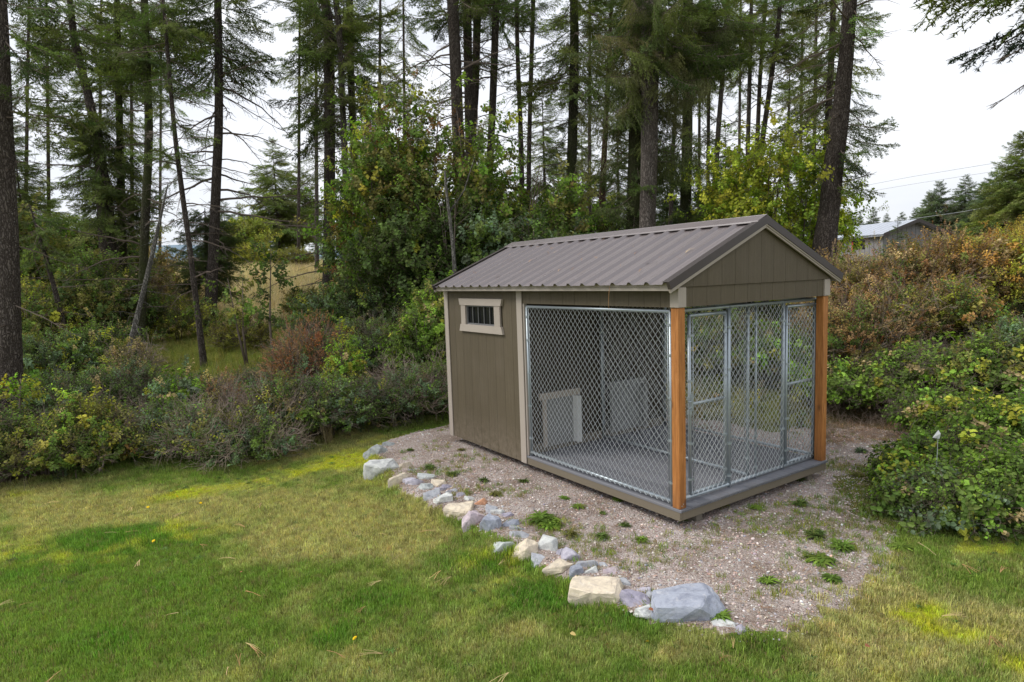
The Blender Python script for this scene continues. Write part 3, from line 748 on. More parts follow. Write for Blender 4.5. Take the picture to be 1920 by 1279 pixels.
# roof: trusses, sheathing, ribbed panels, cap, fascia, rakes
OV = .146; G0 = -.045; G1 = LT + .03
sl = math.atan(slope); Lr = (WD / 2 + OV) / math.cos(sl)
def slope_map(side):
    # local (a along v, s up the slope, t normal) -> shed coords
    def f(a, s, t):
        u = -OV + s * math.cos(sl) - t * math.sin(sl); z = HR - .03 + s * math.sin(sl) + t * math.cos(sl)
        return (u if side == 0 else WD - u, a, z)
    return f
for side in (0, 1):
    f = slope_map(side)
    m = MB(); q = [f(a, s, t) for a in (G0 + .03, G1 - .02) for s in (.02, Lr - .005) for t in (-.02, -.004)]
    m.add(q, [(0, 1, 3, 2), (4, 6, 7, 5), (0, 4, 5, 1), (2, 3, 7, 6), (0, 2, 6, 4), (1, 5, 7, 3)]); m.build('roof_sheathing', M['dark'], root)
    # cross-section of a ribbed sheet, 0.2286 m between ribs
    npan = 5; pw = (G1 - G0) / npan
    for p in range(npan):
        a0 = G0 + p * pw; a1 = a0 + pw; prof = []
        nr = 4; rp = pw / nr
        for r in range(nr):
            b0 = a0 + r * rp
            for da, t in ((.0, 0), (.026, .027), (.05, .027), (.076, 0), (.14, 0), (.15, .003), (.16, 0)):
                if da < rp: prof.append((b0 + da, t))
        if p == npan - 1: prof += [(a1 - .0, .0)]
        else: prof += [(a1, 0), (a1 + .026, .0285), (a1 + .05, .0285)]
        prof = [(min(a, G1), t + .0006 * (p % 2)) for a, t in prof]
        m = MB(); n = len(prof); S = (-.03 + random.uniform(-.004, .004), Lr * .5, Lr - .01)
        for s in S:
            for a, t in prof: m.v.append(f(a, s, t))
        for i in range(2):
            for j in range(n - 1): m.f.append((i * n + j, i * n + j + 1, (i + 1) * n + j + 1, (i + 1) * n + j)); m.m.append(0)
        m.build('roof_panel', M['roof'], root)
    # ridge cap wing with hem
    m = MB(); pr = [(Lr + .018, .038), (Lr - .135, .034), (Lr - .15, .024), (Lr - .15, .020), (Lr - .13, .030), (Lr + .018, .034)]
    for a in (G0 - .006, G1 + .006):
        for s, t in pr: m.v.append(f(a, s, t))
    k = len(pr)
    for j in range(k): m.f.append((j, (j + 1) % k, k + (j + 1) % k, k + j)); m.m.append(0)
    m.f += [tuple(range(k)), tuple(range(k, 2 * k))]; m.m += [0, 0]
    m.build('ridge_cap', M['roof'], root)
    # fascia under the eave
    u0, u1 = (-.13, -.105) if side == 0 else (WD + .105, WD + .13)
    bx('fascia', M['trim_h'], u0, u1, G0 + .012, G1 - .012, HR - .098, HR - .026, b=.002)
    bx('soffit', M['dark'], min(u0, 0 if side == 0 else WD) if side == 0 else WD + .001, -.001 if side == 0 else u1, .095, LT - .09, HE + .021, HE + .03)
    # rakes at both gables: pale board, dark metal over it
    for a_in, a_out, sg in ((G0 + .018, G0, -1), (G1 - .018, G1, 1)):
        def strip(name, mat, t0, t1, d0, d1, s0=-.035, s1=Lr + .0):
            m = MB(); lo, hi = sorted((d0, d1))
            pts = []
            for a in (lo, hi):
                for s, t in ((s0, t0), (s1 + t0 * math.tan(sl), t0), (s1 + t1 * math.tan(sl), t1), (s0, t1)): pts.append(f(a, s, t))
            m.add(pts, [(0, 1, 2, 3), (7, 6, 5, 4), (0, 4, 5, 1), (1, 5, 6, 2), (2, 6, 7, 3), (3, 7, 4, 0)]); return m.build(name, mat, root)
        strip('rake_board', M['trim_h'], -.078, -.060, a_in, a_out + sg * .0)
        strip('rake_board', M['trim_h'], -.0598, -.045, a_in, a_out + sg * .008)
        strip('rake_trim', M['roofdark'], -.0445, .026, a_in, a_out + sg * .016)
        strip('rake_flange', M['roofdark'], .0262, .0285, a_in - sg * .045, a_out + sg * .016)
# room ceiling closes the box
bx('ceiling_board', M['dark'], .06, WD - .06, L1 + .05, LT - .06, HE - .02, HE - .01)

# chain link: pipes, woven wire, clamps
DW, DH, WR = .072, .083, .0028
def fabric(a0, a1, z0, z1, plane, off, parent, name='wire_mesh', WR=.0026):
    m = MB(); n = int((a1 - a0) / (DW / 2)); K = int((z1 - z0) / (DH / 2))
    P = (lambda a, o, z: (off + o, a, z)) if plane == 'u' else (lambda a, o, z: (a, off + o, z))
    for i in range(n):
        base = len(m.v)
        for k in range(K + 1):
            hi = (k + i) % 2; x = a0 + (i + hi) * DW / 2; x += (-.0015 if not hi else .0015); z = z0 + k * DH / 2
            o = WR * (1 if hi else -1) * .9
            for dx, dz in ((0, WR * 1.2), (.0, -WR * 1.2)):
                pass
            for w in range(3):
                a = 2.094 * w + .5; m.v.append(P(x + math.cos(a) * WR * 1.15, o + math.sin(a) * WR, z))
        for k in range(K):
            for w in range(3):
                m.f.append((base + k * 3 + w, base + k * 3 + (w + 1) % 3, base + (k + 1) * 3 + (w + 1) % 3, base + (k + 1) * 3 + w)); m.m.append(0)
    o = m.build(name, M['wire'], parent, True); o['kind'] = 'stuff'; return o
def pipe(p, q, r=.017, parent=root, name='pipe'):
    m = MB(); m.tube([p, q], r, 10); o = m.build(name, M['galv'], parent, True); return o
def clamp(p, axis, parent=root, r=.022, h=.02):
    m = MB(); d = Vector(axis).normalized() * h / 2; p = Vector(p)
    m.tube([p - d, p + d], r, 10); o = MB(); b = p
    m.build('clamp', M['galv'], parent, False)
def panel_u(u, v0, v1, extra=()):
    zt = Z0 + 1.82; zb = Z0 + .045
    e = empty('chain_link_panel', (0, 0, 0)); e.parent = root
    pipe((u, v0, zt), (u, v1, zt), parent=e, name='top_rail'); pipe((u, v0, zb), (u, v1, zb), parent=e, name='bottom_rail')
    for v in (v0, v1): pipe((u, v, Z0 + .002), (u, v, zt), parent=e, name='frame_post')
    s = 1 if v1 > v0 else -1
    for v in (v0 + .035, v1 - .035): pipe((u, v, zb + .02), (u, v, zt - .02), .004, e, 'tension_bar')
    for v, dv in ((v0, .02), (v1, -.02)):
        for z in (.22, .62, 1.02, 1.42, 1.7):
            m = MB(); m.tube([(u, v, Z0 + z - .011), (u, v, Z0 + z + .011)], .021, 10); m.box(u - .004, u + .004, min(v, v + dv * 2), max(v, v + dv * 2), Z0 + z - .010, Z0 + z + .010); m.build('clamp', M['galv'], e)
    fabric(v0 + .02, v1 - .02, zb - .018, zt + .022, 'u', u - .0215, e, 'wire_mesh', .0027 if u < .1 else .0019)
    return e
panel_u(.034, .125, L1 - .045)
panel_u(WD - .034, .125, L1 - .045)
panel_u(WD / 2 + .01, .165, L1 - .03)
VG = .125
fr = empty('front_frame', (0, 0, 0)); fr.parent = root
pipe((.06, VG, Z0 + 1.82), (WD - .03, VG, Z0 + 1.82), .018, fr, 'top_rail'); pipe((.06, VG, Z0 + .03), (WD - .03, VG, Z0 + .03), .018, fr, 'bottom_rail')
for u in (.185, .868, 1.31, 1.781, WD - .018): pipe((u, VG, Z0 + .002), (u, VG, Z0 + 1.825), .02 if u not in (1.31,) else .012, fr, 'frame_post')
fabric(.875, 1.775, Z0 + .03, Z0 + 1.835, 'v', VG - .02, fr, 'wire_mesh', .003)
for u in (.868, 1.31, 1.781, WD - .018):
    for z in (.12, .45, .82, 1.2, 1.62):
        m = MB(); m.tube([(u, VG, Z0 + z - .011), (u, VG, Z0 + z + .011)], .0245 if u != 1.31 else .018, 10); m.box(u + (.0 if u < 1.3 else -.045), u + (.045 if u < 1.3 else 0), VG - .004, VG + .004, Z0 + z - .01, Z0 + z + .01); m.build('clamp', M['galv'], fr)
for u0, u1, hinge in ((.287, .812, 1), (1.842, 2.385, 0)):
    g = empty('gate', (0, 0, 0), 0); g.parent = root
    for u in (u0, u1): pipe((u, VG, Z0 + .06), (u, VG, Z0 + 1.765), .017, g, 'stile')
    for z in (.06, .925, 1.765): pipe((u0, VG, Z0 + z), (u1, VG, Z0 + z), .017, g, 'gate_rail')
    fabric(u0 + .01, u1 - .01, Z0 + .045, Z0 + 1.785, 'v', VG - .0205, g, 'wire_mesh', .003)
    for u in (u0 + .03, u1 - .03): pipe((u, VG - .018, Z0 + .08), (u, VG - .018, Z0 + 1.745), .004, g, 'tension_bar')
    for u in (u0, u1):
        for z in (.2, .55, 1.15, 1.58):
            m = MB(); m.tube([(u, VG, Z0 + z - .011), (u, VG, Z0 + z + .011)], .021, 10); sgn = 1 if u == u0 else -1
            a, b = sorted((u, u + sgn * .04)); m.box(a, b, VG - .021, VG - .013, Z0 + z - .01, Z0 + z + .01); m.build('clamp', M['galv'], g)
    ul = u0 if hinge else u1; sg = -1 if hinge else 1      # fork latch
    m = MB(); m.tube([(ul, VG, Z0 + .83), (ul, VG, Z0 + .87)], .024, 10); m.tube([(ul, VG, Z0 + .97), (ul, VG, Z0 + 1.0)], .024, 10)
    m.tube([(ul, VG - .026, Z0 + .9), (ul + sg * .05, VG - .03, Z0 + .9)], .006, 6); m.tube([(ul, VG - .026, Z0 + .96), (ul + sg * .05, VG - .03, Z0 + .96)], .006, 6); m.tube([(ul, VG - .03, Z0 + .87), (ul, VG - .03, Z0 + 1.03)], .007, 6)
    m.box(ul - .013, ul + .013, VG - .034, VG - .02, Z0 + .9, Z0 + .96); m.build('latch', M['galv'], g)

# ------------------------------------------------------------------ border stones
def m_stone():
    t = NT('stone'); v = t.pos('Object'); oc = t.n('ObjectInfo').outputs['Color']
    g = t.noise(v, 9, 8, .7, .4); st = t.noise(t.pos('Object', (1, 1, 5)), 14, 5, .6, .8)
    c = t.mix(t.mix(oc, (.55, .55, .6), 1., 'MULTIPLY'), oc, t.ramp(g, [(.3, (0, 0, 0)), (.55, (1, 1, 1))]))
    c = t.mix(c, (.72, .7, .66), t.math('MULTIPLY', t.ramp(st, [(.55, (0, 0, 0)), (.72, (1, 1, 1))]), .35))
    c = t.mix(c, (.16, .12, .085), t.math('MULTIPLY', t.ramp(t.noise(v, 5, 5, .7), [(.58, (0, 0, 0)), (.72, (1, 1, 1))]), .45))
    return t.done(c, .85, t.bump(g, .6, .02), .25)
M['stone'] = m_stone()
SCOL = dict(white=(.56, .57, .54), cream=(.58, .50, .38), blue=(.29, .31, .36), grey=(.40, .41, .43), lilac=(.40, .38, .43), green=(.46, .49, .47), pink=(.50, .42, .44), slate=(.30, .32, .31), orange=(.50, .26, .15), purple=(.31, .29, .35), tan=(.50, .41, .33))
STONES = [  # px, py, width, height in the picture (px), colour, slab?, words
 (706, 841, 44, 22, 'slate', 1, 'flat slate grey slab at the far upper end of the border'),
 (727, 834, 20, 14, 'slate', 0, 'small slate wedge against the flat slab at the border\'s far end'),
 (715, 870, 54, 36, 'white', 1, 'large whitish grey weathered slab just below the slate slab'),
 (762, 871, 22, 22, 'cream', 0, 'upright cream stone right beside the large whitish slab'),
 (779, 877, 20, 18, 'lilac', 0, 'small lilac grey stone leaning behind the upright cream stone'),
 (748, 894, 36, 28, 'cream', 0, 'rounded cream stone in front of the upright cream one'),
 (774, 902, 34, 18, 'lilac', 0, 'oval lilac grey stone right of the rounded cream stone'),
 (800, 893, 24, 17, 'green', 0, 'pale green stone half under the leafy weeds'),
 (795, 912, 26, 18, 'green', 0, 'pale bluish green stone next after the oval lilac stone'),
 (809, 925, 28, 26, 'grey', 0, 'light grey upright stone with grass at its foot'),
 (823, 905, 24, 17, 'cream', 0, 'cream green stone with dark end standing above its row'),
 (837, 912, 16, 12, 'purple', 0, 'tiny purple grey stone right of the cream green one'),
 (848, 921, 18, 13, 'grey', 0, 'small grey stone on the gravel side before the flat cream stone'),
 (833, 932, 34, 26, 'white', 0, 'pale greenish white block left of the flat cream stone'),
 (826, 917, 18, 12, 'lilac', 0, 'small lilac stone wedged behind the greenish white block'),
 (865, 928, 16, 15, 'lilac', 0, 'small pale lilac stone behind the flat cream stone'),
 (865, 948, 50, 30, 'cream', 1, 'flat topped cream stone with a shaded brown side'),
 (883, 934, 22, 14, 'white', 0, 'small white stone beside the orange one'),
 (899, 940, 25, 17, 'orange', 0, 'orange brown stone, the only one in the border'),
 (887, 967, 40, 42, 'pink', 0, 'large pinkish lilac stone in front of the orange stone'),
 (920, 954, 20, 28, 'grey', 0, 'upright light grey stone right of the pinkish stone'),
 (933, 960, 20, 16, 'white', 0, 'small white veined stone by the upright light grey one'),
 (921, 981, 36, 36, 'blue', 0, 'large blue grey block right of the pinkish lilac stone'),
 (951, 967, 18, 13, 'purple', 0, 'small purple and white stone on the gravel edge'),
 (956, 981, 32, 21, 'blue', 0, 'blue grey stone behind the greenish grey one'),
 (971, 990, 22, 16, 'grey', 0, 'grey stone tucked between two others beside bright weeds'),
 (975, 1001, 27, 21, 'grey', 0, 'smooth light grey stone above the mottled stone'),
 (951, 1011, 50, 38, 'green', 0, 'long greenish grey stone slanting down into the grass'),
 (989, 1026, 46, 42, 'cream', 0, 'mottled cream and brown stone in mid border'),
 (1000, 1002, 20, 15, 'tan', 0, 'pinkish tan stone behind the mottled stone'),
 (1027, 1021, 42, 38, 'white', 0, 'pale stone with dark specks right of the mottled stone'),
 (1011, 1043, 32, 18, 'grey', 0, 'low grey triangular stone in the grass edge'),
 (1050, 1034, 22, 24, 'lilac', 0, 'narrow lilac stone beside the speckled pale stone'),
 (1069, 1041, 34, 34, 'lilac', 0, 'pointed lilac stone behind the oval cream stone'),
 (1049, 1057, 50, 27, 'cream', 0, 'long oval cream stone below the pointed lilac stone'),
 (1079, 1069, 30, 28, 'blue', 0, 'rounded dark blue grey stone left of the big cream slab'),
 (1102, 1054, 36, 32, 'grey', 0, 'triangular bluish grey stone above the big cream slab'),
 (1126, 1061, 22, 13, 'grey', 0, 'small grey stone right of the triangular bluish one'),
 (1148, 1072, 34, 23, 'pink', 0, 'pinkish grey rounded stone behind the big cream slab'),
 (1110, 1073, 32, 14, 'white', 0, 'low whitish stone at the top edge of the big cream slab'),
 (1121, 1097, 90, 50, 'cream', 1, 'big flat cream slab, widest pale stone in the border'),
 (1168, 1090, 24, 24, 'grey', 0, 'rounded grey stone at the right tip of the big cream slab'),
 (1155, 1117, 19, 23, 'cream', 0, 'small pale stone wedged under the slab\'s right corner'),
 (1187, 1118, 58, 46, 'purple', 0, 'large purple grey block between the cream slab and the boulder'),
 (1209, 1106, 22, 18, 'lilac', 0, 'small lilac stone behind the large purple block'),
 (1222, 1118, 24, 26, 'grey', 0, 'thin grey stone leaning against the boulder'),
 (1214, 1141, 42, 34, 'white', 0, 'greenish white stone in front of the boulder'),
 (1290, 1119, 132, 88, 'blue', 0, 'huge blue grey boulder, largest stone of the border'),
 (1357, 1165, 46, 32, 'white', 0, 'white stone right of the huge boulder'),
 (1391, 1178, 24, 22, 'lilac', 0, 'last small lilac stone at the near end of the border')]
import bmesh
def rock_mesh(rx, ry, rz, slab, seed, sub=3):
    rnd = random.Random(seed); bm = bmesh.new()
    for k in range(17):
        d = Vector((rnd.gauss(0, 1), rnd.gauss(0, 1), rnd.gauss(0, .8))); d.normalize()
        q = Vector((abs(d.x) ** .7 * math.copysign(1, d.x), abs(d.y) ** .7 * math.copysign(1, d.y), max(min(d.z, .5 if slab else .72), -.6)))
        bm.verts.new(q * rnd.uniform(.86, 1.06) if not slab else Vector((q.x, q.y, q.z)))
    r = bmesh.ops.convex_hull(bm, input=bm.verts)
    bmesh.ops.delete(bm, geom=list({g for g in r['geom_interior'] + r['geom_unused'] if isinstance(g, bmesh.types.BMVert)}), context='VERTS')
    bmesh.ops.bevel(bm, geom=list(bm.edges), offset=.035, segments=1, affect='EDGES')
    bmesh.ops.triangulate(bm, faces=bm.faces); bmesh.ops.subdivide_edges(bm, edges=[e for e in bm.edges if e.calc_length() > .2], cuts=3, use_grid_fill=True); bmesh.ops.triangulate(bm, faces=bm.faces)
    for v in bm.verts:
        d = v.co.normalized(); v.co += d * (wavr(v.co * 2.6 + Vector((seed, 0, 0))) * .07 + wavr(v.co * 9 + Vector((0, seed, 0))) * .035)
    # normalise footprint
    X_ = [v.co.x for v in bm.verts]; Y_ = [v.co.y for v in bm.verts]; mxz = max(v.co.z for v in bm.verts)
    cx_, cy_ = (max(X_) + min(X_)) / 2, (max(Y_) + min(Y_)) / 2; mxx, mxy = (max(X_) - min(X_)) / 2, (max(Y_) - min(Y_)) / 2
    for v in bm.verts: v.co.x -= cx_; v.co.y -= cy_
    for v in bm.verts: v.co = Vector((v.co.x / mxx * rx, v.co.y / mxy * ry, v.co.z / mxz * rz))
    me = bpy.data.meshes.new('stone'); bm.to_mesh(me); bm.free(); me.materials.append(M['stone'])
    return me
from mathutils import noise as mnoise
def wavr(v): return mnoise.noise(v)
for i, (px, py, w, h, c, slab, words) in enumerate(STONES):
    b = atz(px, py + h * .28, -.02); D = b.y; k = D / F_PX; el = math.atan2(CAM_Z, math.hypot(b.x, b.y))
    rx = w * k / 2 * (1.24 + (.26 if w < 30 else .0) + (-.1 if w > 100 else 0)); hw = h * k
    ry = rx * (.72 if not slab else .8); hz = (hw - 2 * ry * math.sin(el)) / math.cos(el)
    if hz < .35 * rx: hz = .35 * rx; ry = max(.45 * rx, (hw - hz * math.cos(el)) / (2 * math.sin(el)))
    hz = min(max(hz, (.72 if w < 40 else .5) * rx), 1.2 * rx)
    p = b + Vector((0, 0, 0)); z = Hs(p.x, p.y)
    o = link('stone', rock_mesh(rx, ry, hz, slab, i * 7 + 3, 4), None)
    o.location = (p.x, p.y, min(z, .0) - .025); o.rotation_euler = (random.uniform(-.08, .08), random.uniform(-.08, .08), (random.uniform(-.5, .5) if w < 100 else -.1) if not slab else -.35)
    cc = SCOL[c]; f = random.uniform(.95, 1.25); o.color = (cc[0] * f, cc[1] * f, cc[2] * f, 1)
    tag(o, words, 'stone', 'border stones between lawn and gravel')

# ------------------------------------------------------------------ loose gravel
def rand_in(poly, n, margin=0.):
    P = np.array(poly); lo, hi = P.min(0) + min(margin, 0), P.max(0) - min(margin, 0); x = RNG.uniform(lo[0], hi[0], n); y = RNG.uniform(lo[1], hi[1], n)
    k = poly_sd(x, y, poly) > margin; return x[k], y[k]
def in_shed(x, y, m=.0):
    dx, dy = x - SHED_X, y - SHED_Y; u = dx * math.cos(YAW) + dy * math.sin(YAW); v = -dx * math.sin(YAW) + dy * math.cos(YAW)
    return (u > m) & (u < WD - m) & (v > m) & (v < LT - m)
x, y = rand_in(PAD, 80000, -.02); k = ~in_shed(x, y, .25); x, y = x[k], y[k]
bare = wav(x * 2.2, y * 2.2) + RNG.normal(0, .5, len(x)); k = bare < 1.6; x, y = x[k], y[k]; n = len(x)
s = RNG.gamma(5, .0015, n).clip(.004, .016)
tnt = jit([(.43, .35, .30), (.52, .46, .42), (.34, .26, .22), (.64, .60, .56), (.33, .32, .34), (.45, .31, .25)], n, [4, 4, 3, 1.0, 1.6, 1.4])
scatter('gravel', P_PEB, np.stack([x, y, H(x, y) + s * .2], 1), RNG.uniform(-.4, .4, (n, 3)) + np.stack([np.zeros(n), np.zeros(n), RNG.uniform(0, 6.28, n)], 1), s, tnt)['kind'] = 'stuff'
# fallen needles, twigs and dead leaves: brown litter on gravel and under the bushes
def litter_meshes():
    out = []
    for k in range(5):
        b = LB()
        for j in range(7):
            p = rv(.03); p.z = abs(p.z) * .2 + .004; d = rv(1); d.z *= .12; d.normalize(); s_ = Vector((-d.y, d.x, 0)) * .0013; L = random.uniform(.025, .07)
            b.poly([p - s_, p + s_, p + d * L * .5 + s_ + Vector((0, 0, .003)), p + d * L * .5 - s_ + Vector((0, 0, .003))], 0, random.random()); q = p + d * L * .5 + Vector((0, 0, .003)); b.poly([q - s_, q + s_, q + (d + rv(.15)) * L * .5], 0, .5)
        out.append(b.mesh('litter', [M['peb']]))
    return out
P_LIT = proto_set('lit', litter_meshes())
x, y = rand_in(PAD, 5200, -.4); k = ~in_shed(x, y, .2) & (wav(x * 3 + 1, y * 3) + RNG.normal(0, .5, len(x)) > .1); x, y = x[k], y[k]; n = len(x)
scatter('litter', P_LIT, np.stack([x, y, H(x, y) + .006], 1), np.stack([np.zeros(n), np.zeros(n), RNG.uniform(0, 6.28, n)], 1), RNG.uniform(.7, 1.4, n), jit([(.22, .11, .05), (.3, .19, .1), (.16, .09, .05)], n))['kind'] = 'stuff'
# pine needles lying on the lawn in pairs
def needle_meshes():
    out = []
    for k in range(4):
        b = LB()
        for j in range(random.choice((2, 3))):
            a = random.uniform(-.25, .25); d = Vector((math.cos(a), math.sin(a), .03)); bend = random.uniform(-.3, .3); s_ = Vector((-d.y, d.x, 0)) * .0019; K = 4; prev = Vector((0, 0, 0))
            for q in range(K):
                d2 = Vector((d.x - d.y * bend * q / K, d.y + d.x * bend * q / K, 0)); nx_ = prev + d2 * .035 + Vector((0, 0, .004 * (1 if q < 2 else -1))); b.poly([prev - s_, prev + s_, nx_ + s_, nx_ - s_], 0, .6); prev = nx_
        out.append(b.mesh('needles', [M['peb']]))
    return out
P_NDL = proto_set('ndl', needle_meshes())
x, y = rand_in(LAWN, 900, .1); k = (y > 2.5) & (y < 10) & (poly_sd(x, y, PAD) < -.02); x, y = x[k], y[k]; n = len(x)
scatter('pine_needles', P_NDL, np.stack([x, y, H(x, y) + .045], 1), np.stack([RNG.normal(0, .1, n), RNG.normal(0, .1, n), RNG.uniform(0, 6.28, n)], 1), RNG.uniform(.6, 1.3, n), jit([(.42, .28, .13), (.5, .36, .18), (.36, .2, .09)], n))['kind'] = 'stuff'

# ------------------------------------------------------------------ grass
x = RNG.uniform(-12, 9.5, 330000); y = 1.6 + 12.5 * RNG.random(330000) ** 1.25; k = (poly_sd(x, y, LAWN) > -.5) & (np.abs(x) < y * .86 + 2.6); x, y = x[k], y[k]; d = np.hypot(x, y)
k = (y > 1.6) & (np.abs(x) < y * 1.05 + 2.2) & (poly_sd(x, y, PAD) + wav(x * 6, y * 6) * .04 < RNG.normal(-.04, .11, len(x)).clip(-.3, .3) * sstep(1.2, 2.2, x)) & (RNG.random(len(x)) < np.clip(1.3 - d * .04, .6, 1)); x, y = x[k], y[k]; n = len(x)
col = lawn_colour(x, y) * (1 + RNG.normal(0, .22, (n, 1))).clip(.45, 1.8) * (1 + RNG.normal(0, .06, (n, 3)))
yel = RNG.random(n) < .1; col[yel] = np.array([.30, .26, .11]) * RNG.uniform(.7, 1.2, (yel.sum(), 1))
moss = sstep(.4, 1.3, blobs(x, y, B_MOSS)); lush = sstep(.2, 1.2, blobs(x, y, B_GREEN))
sc_ = (RNG.uniform(.7, 1.15, n) * (1 - .6 * moss) * (.8 + .45 * lush) * (1 + .1 * sstep(-.25, -.02, poly_sd(x, y, PAD))))
scatter('grass', P_LAWN, np.stack([x, y, H(x, y)], 1), np.stack([RNG.normal(0, .12, n), RNG.normal(0, .12, n), RNG.uniform(0, 6.28, n)], 1), sc_, col)['kind'] = 'stuff'
# clover-like broad weeds in the lawn
x, y = rand_in(LAWN, 3000, .1); k = (y > 2.5) & (poly_sd(x, y, PAD) < -.02) & (wav(x * 1.1 + 5, y * 1.3) > -.1) & (np.abs(x) < y + 1); x, y = x[k], y[k]; n = len(x)
scatter('lawn_weeds', P_WEED, np.stack([x, y, H(x, y) + .012], 1), np.stack([np.zeros(n), np.zeros(n), RNG.uniform(0, 6.28, n)], 1), RNG.uniform(.35, .8, n), jit([(.08, .17, .035), (.11, .2, .06), (.06, .13, .03)], n))['kind'] = 'stuff'

# sparse low plants scattered over the gravel: moss and seedlings
PATCH = [(1080, 1010, .3, .2), (1150, 1040, .4, .2), (1200, 1060, .3, .15), (1010, 985, .3, .15), (880, 925, .35, .2), (830, 885, .3, .2), (1520, 1000, .3, .2), (1560, 1030, .35, .2), (1590, 960, .4, .3), (1640, 1010, .5, .3), (1440, 1110, .4, .2), (1600, 880, .3, .25), (970, 930, .3, .2), (1370, 950, .3, .15), (920, 860, .5, .2), (1650, 930, .3, .4), (1460, 980, .4, .3), (1680, 1050, .5, .3)]
x, y = rand_in(PAD, 16000, -.05); k = ~in_shed(x, y, -.02); x, y = x[k], y[k]
q = blobs(x, y, [(a, b, c, d_, 1.) for a, b, c, d_ in PATCH]); k = q + RNG.normal(0, .25, len(x)) + wav(x * 5, y * 5) * .3 > .42; x, y = x[k], y[k]; n = len(x)
scatter('ground_cover', P_LAWN, np.stack([x, y, H(x, y)], 1), np.stack([RNG.normal(0, .3, n), RNG.normal(0, .3, n), RNG.uniform(0, 6.28, n)], 1), RNG.uniform(.4, .95, n), jit([(.16, .27, .05), (.22, .27, .06), (.32, .28, .13), (.28, .31, .04)], n))['kind'] = 'stuff'
WEEDS = [  # px, py, size, kind index, colour, words
 (1163, 940, 1.25, 0, G_FRESH, 'bright toothed rosette in the gravel just below the deck edge, left of the near post'),
 (1083, 953, 1.0, 1, G_FRESH, 'low spreading weed on the gravel left of the toothed rosette'),
 (1060, 937, .8, 2, G_FRESH, 'small seedling on the gravel close under the chain link side'),
 (1018, 978, 2.0, 3, G_FRESH, 'large fresh green dandelion clump behind the mid border stones'),
 (1035, 990, 1.5, 1, G_FRESH, 'second fresh green clump beside the large dandelion clump'),
 (982, 905, .9, 2, G_MID, 'small weed on the gravel below the pale wall trim'),
 (1130, 967, .7, 4, G_MID, 'tiny weed midway between stones and the toothed rosette'),
 (1172, 990, .9, 5, G_MID, 'small weed nearest the shed corner on the stone side'),
 (1282, 980, .9, 6, G_MID, 'small tuft growing right under the shed\'s near corner'),
 (1205, 1022, 1.1, 4, G_FRESH, 'upright light green weed at the right end of the moss patch'),
 (1130, 1010, 1.2, 5, G_MID, 'fine leaved clump on the moss patch above the cream slab'),
 (1070, 1010, 1.2, 6, G_OLIVE, 'olive grassy clump behind the pale speckled stone'),
 (808, 880, 1.3, 5, G_MID, 'leafy clump above the pale green stones at the upper border'),
 (846, 893, 1.2, 4, G_MID, 'low leafy clump right of the upper border clump'),
 (905, 905, 1.0, 6, G_MID, 'dark green clump on open gravel in front of the siding'),
 (930, 930, 1.1, 5, G_OLIVE, 'clump beside the gravel edge behind the white and orange stones'),
 (770, 846, .8, 2, G_MID, 'tiny weed near the slate slab at the gravel\'s far tip'),
 (865, 845, .8, 3, G_OLIVE, 'tiny yellowish weed near the siding\'s bottom corner'),
 (1500, 903, 1.0, 4, G_MID, 'weed beside the right skid under the deck'),
 (1352, 953, 1.1, 5, G_OLIVE, 'weed right of the near skid below the deck edge'),
 (1417, 957, .9, 2, G_FRESH, 'small bright weed on the gravel before the deck\'s middle'),
 (1500, 950, 1.3, 4, G_MID, 'flat spreading weed on the gravel right of the deck\'s middle'),
 (1560, 1090, 1.2, 0, G_FRESH, 'broad leaved weed low on the gravel near the lawn edge'),
 (1545, 1055, 1.5, 1, G_FRESH, 'pale broad leaved weed with upright leaves in the open gravel'),
 (1440, 1097, 1.0, 3, G_FRESH, 'light green weed on the gravel right of the huge boulder'),
 (1530, 1008, 1.5, 6, G_MID, 'bushy green tuft in the middle of the right gravel'),
 (1580, 1030, 1.6, 5, G_FRESH, 'wide bright tuft right of the bushy green tuft'),
 (1605, 895, 1.1, 4, G_OLIVE, 'pale weed near the brush beyond the right post'),
 (1613, 848, 1.3, 6, G_BLUE, 'bluish weed at the foot of the dark bank'),
 (1690, 1035, 1.4, 0, G_FRESH, 'tall leafed weed where gravel, lawn and brush meet'),
 (1350, 1158, 1.0, 1, G_FRESH, 'bright leaves growing between the boulder and the white stone')]
wroot = {}
for i, (px, py, s, ki, c, words) in enumerate(WEEDS):
    p = gp(px, py); o = empty('weed', p, random.uniform(0, 6), words, 'weed', 'weeds growing in the gravel')
    n = 3 + int(4 * s); ang = RNG.uniform(0, 6.28, n); rr = .035 * s * np.sqrt(RNG.random(n)) * (0 if ki == 0 else 1)
    scatter('foliage', P_WEED, np.stack([np.cos(ang) * rr, np.sin(ang) * rr, np.full(n, .01)], 1), np.stack([RNG.normal(0, .15, n), RNG.normal(0, .15, n), ang], 1), RNG.uniform(.75, 1.05, n) * s, jit([tuple(q * .72 for q in c)], n), o, np.where(RNG.random(n) < .6, ki, RNG.integers(0, 7, n)))['kind'] = 'stuff'

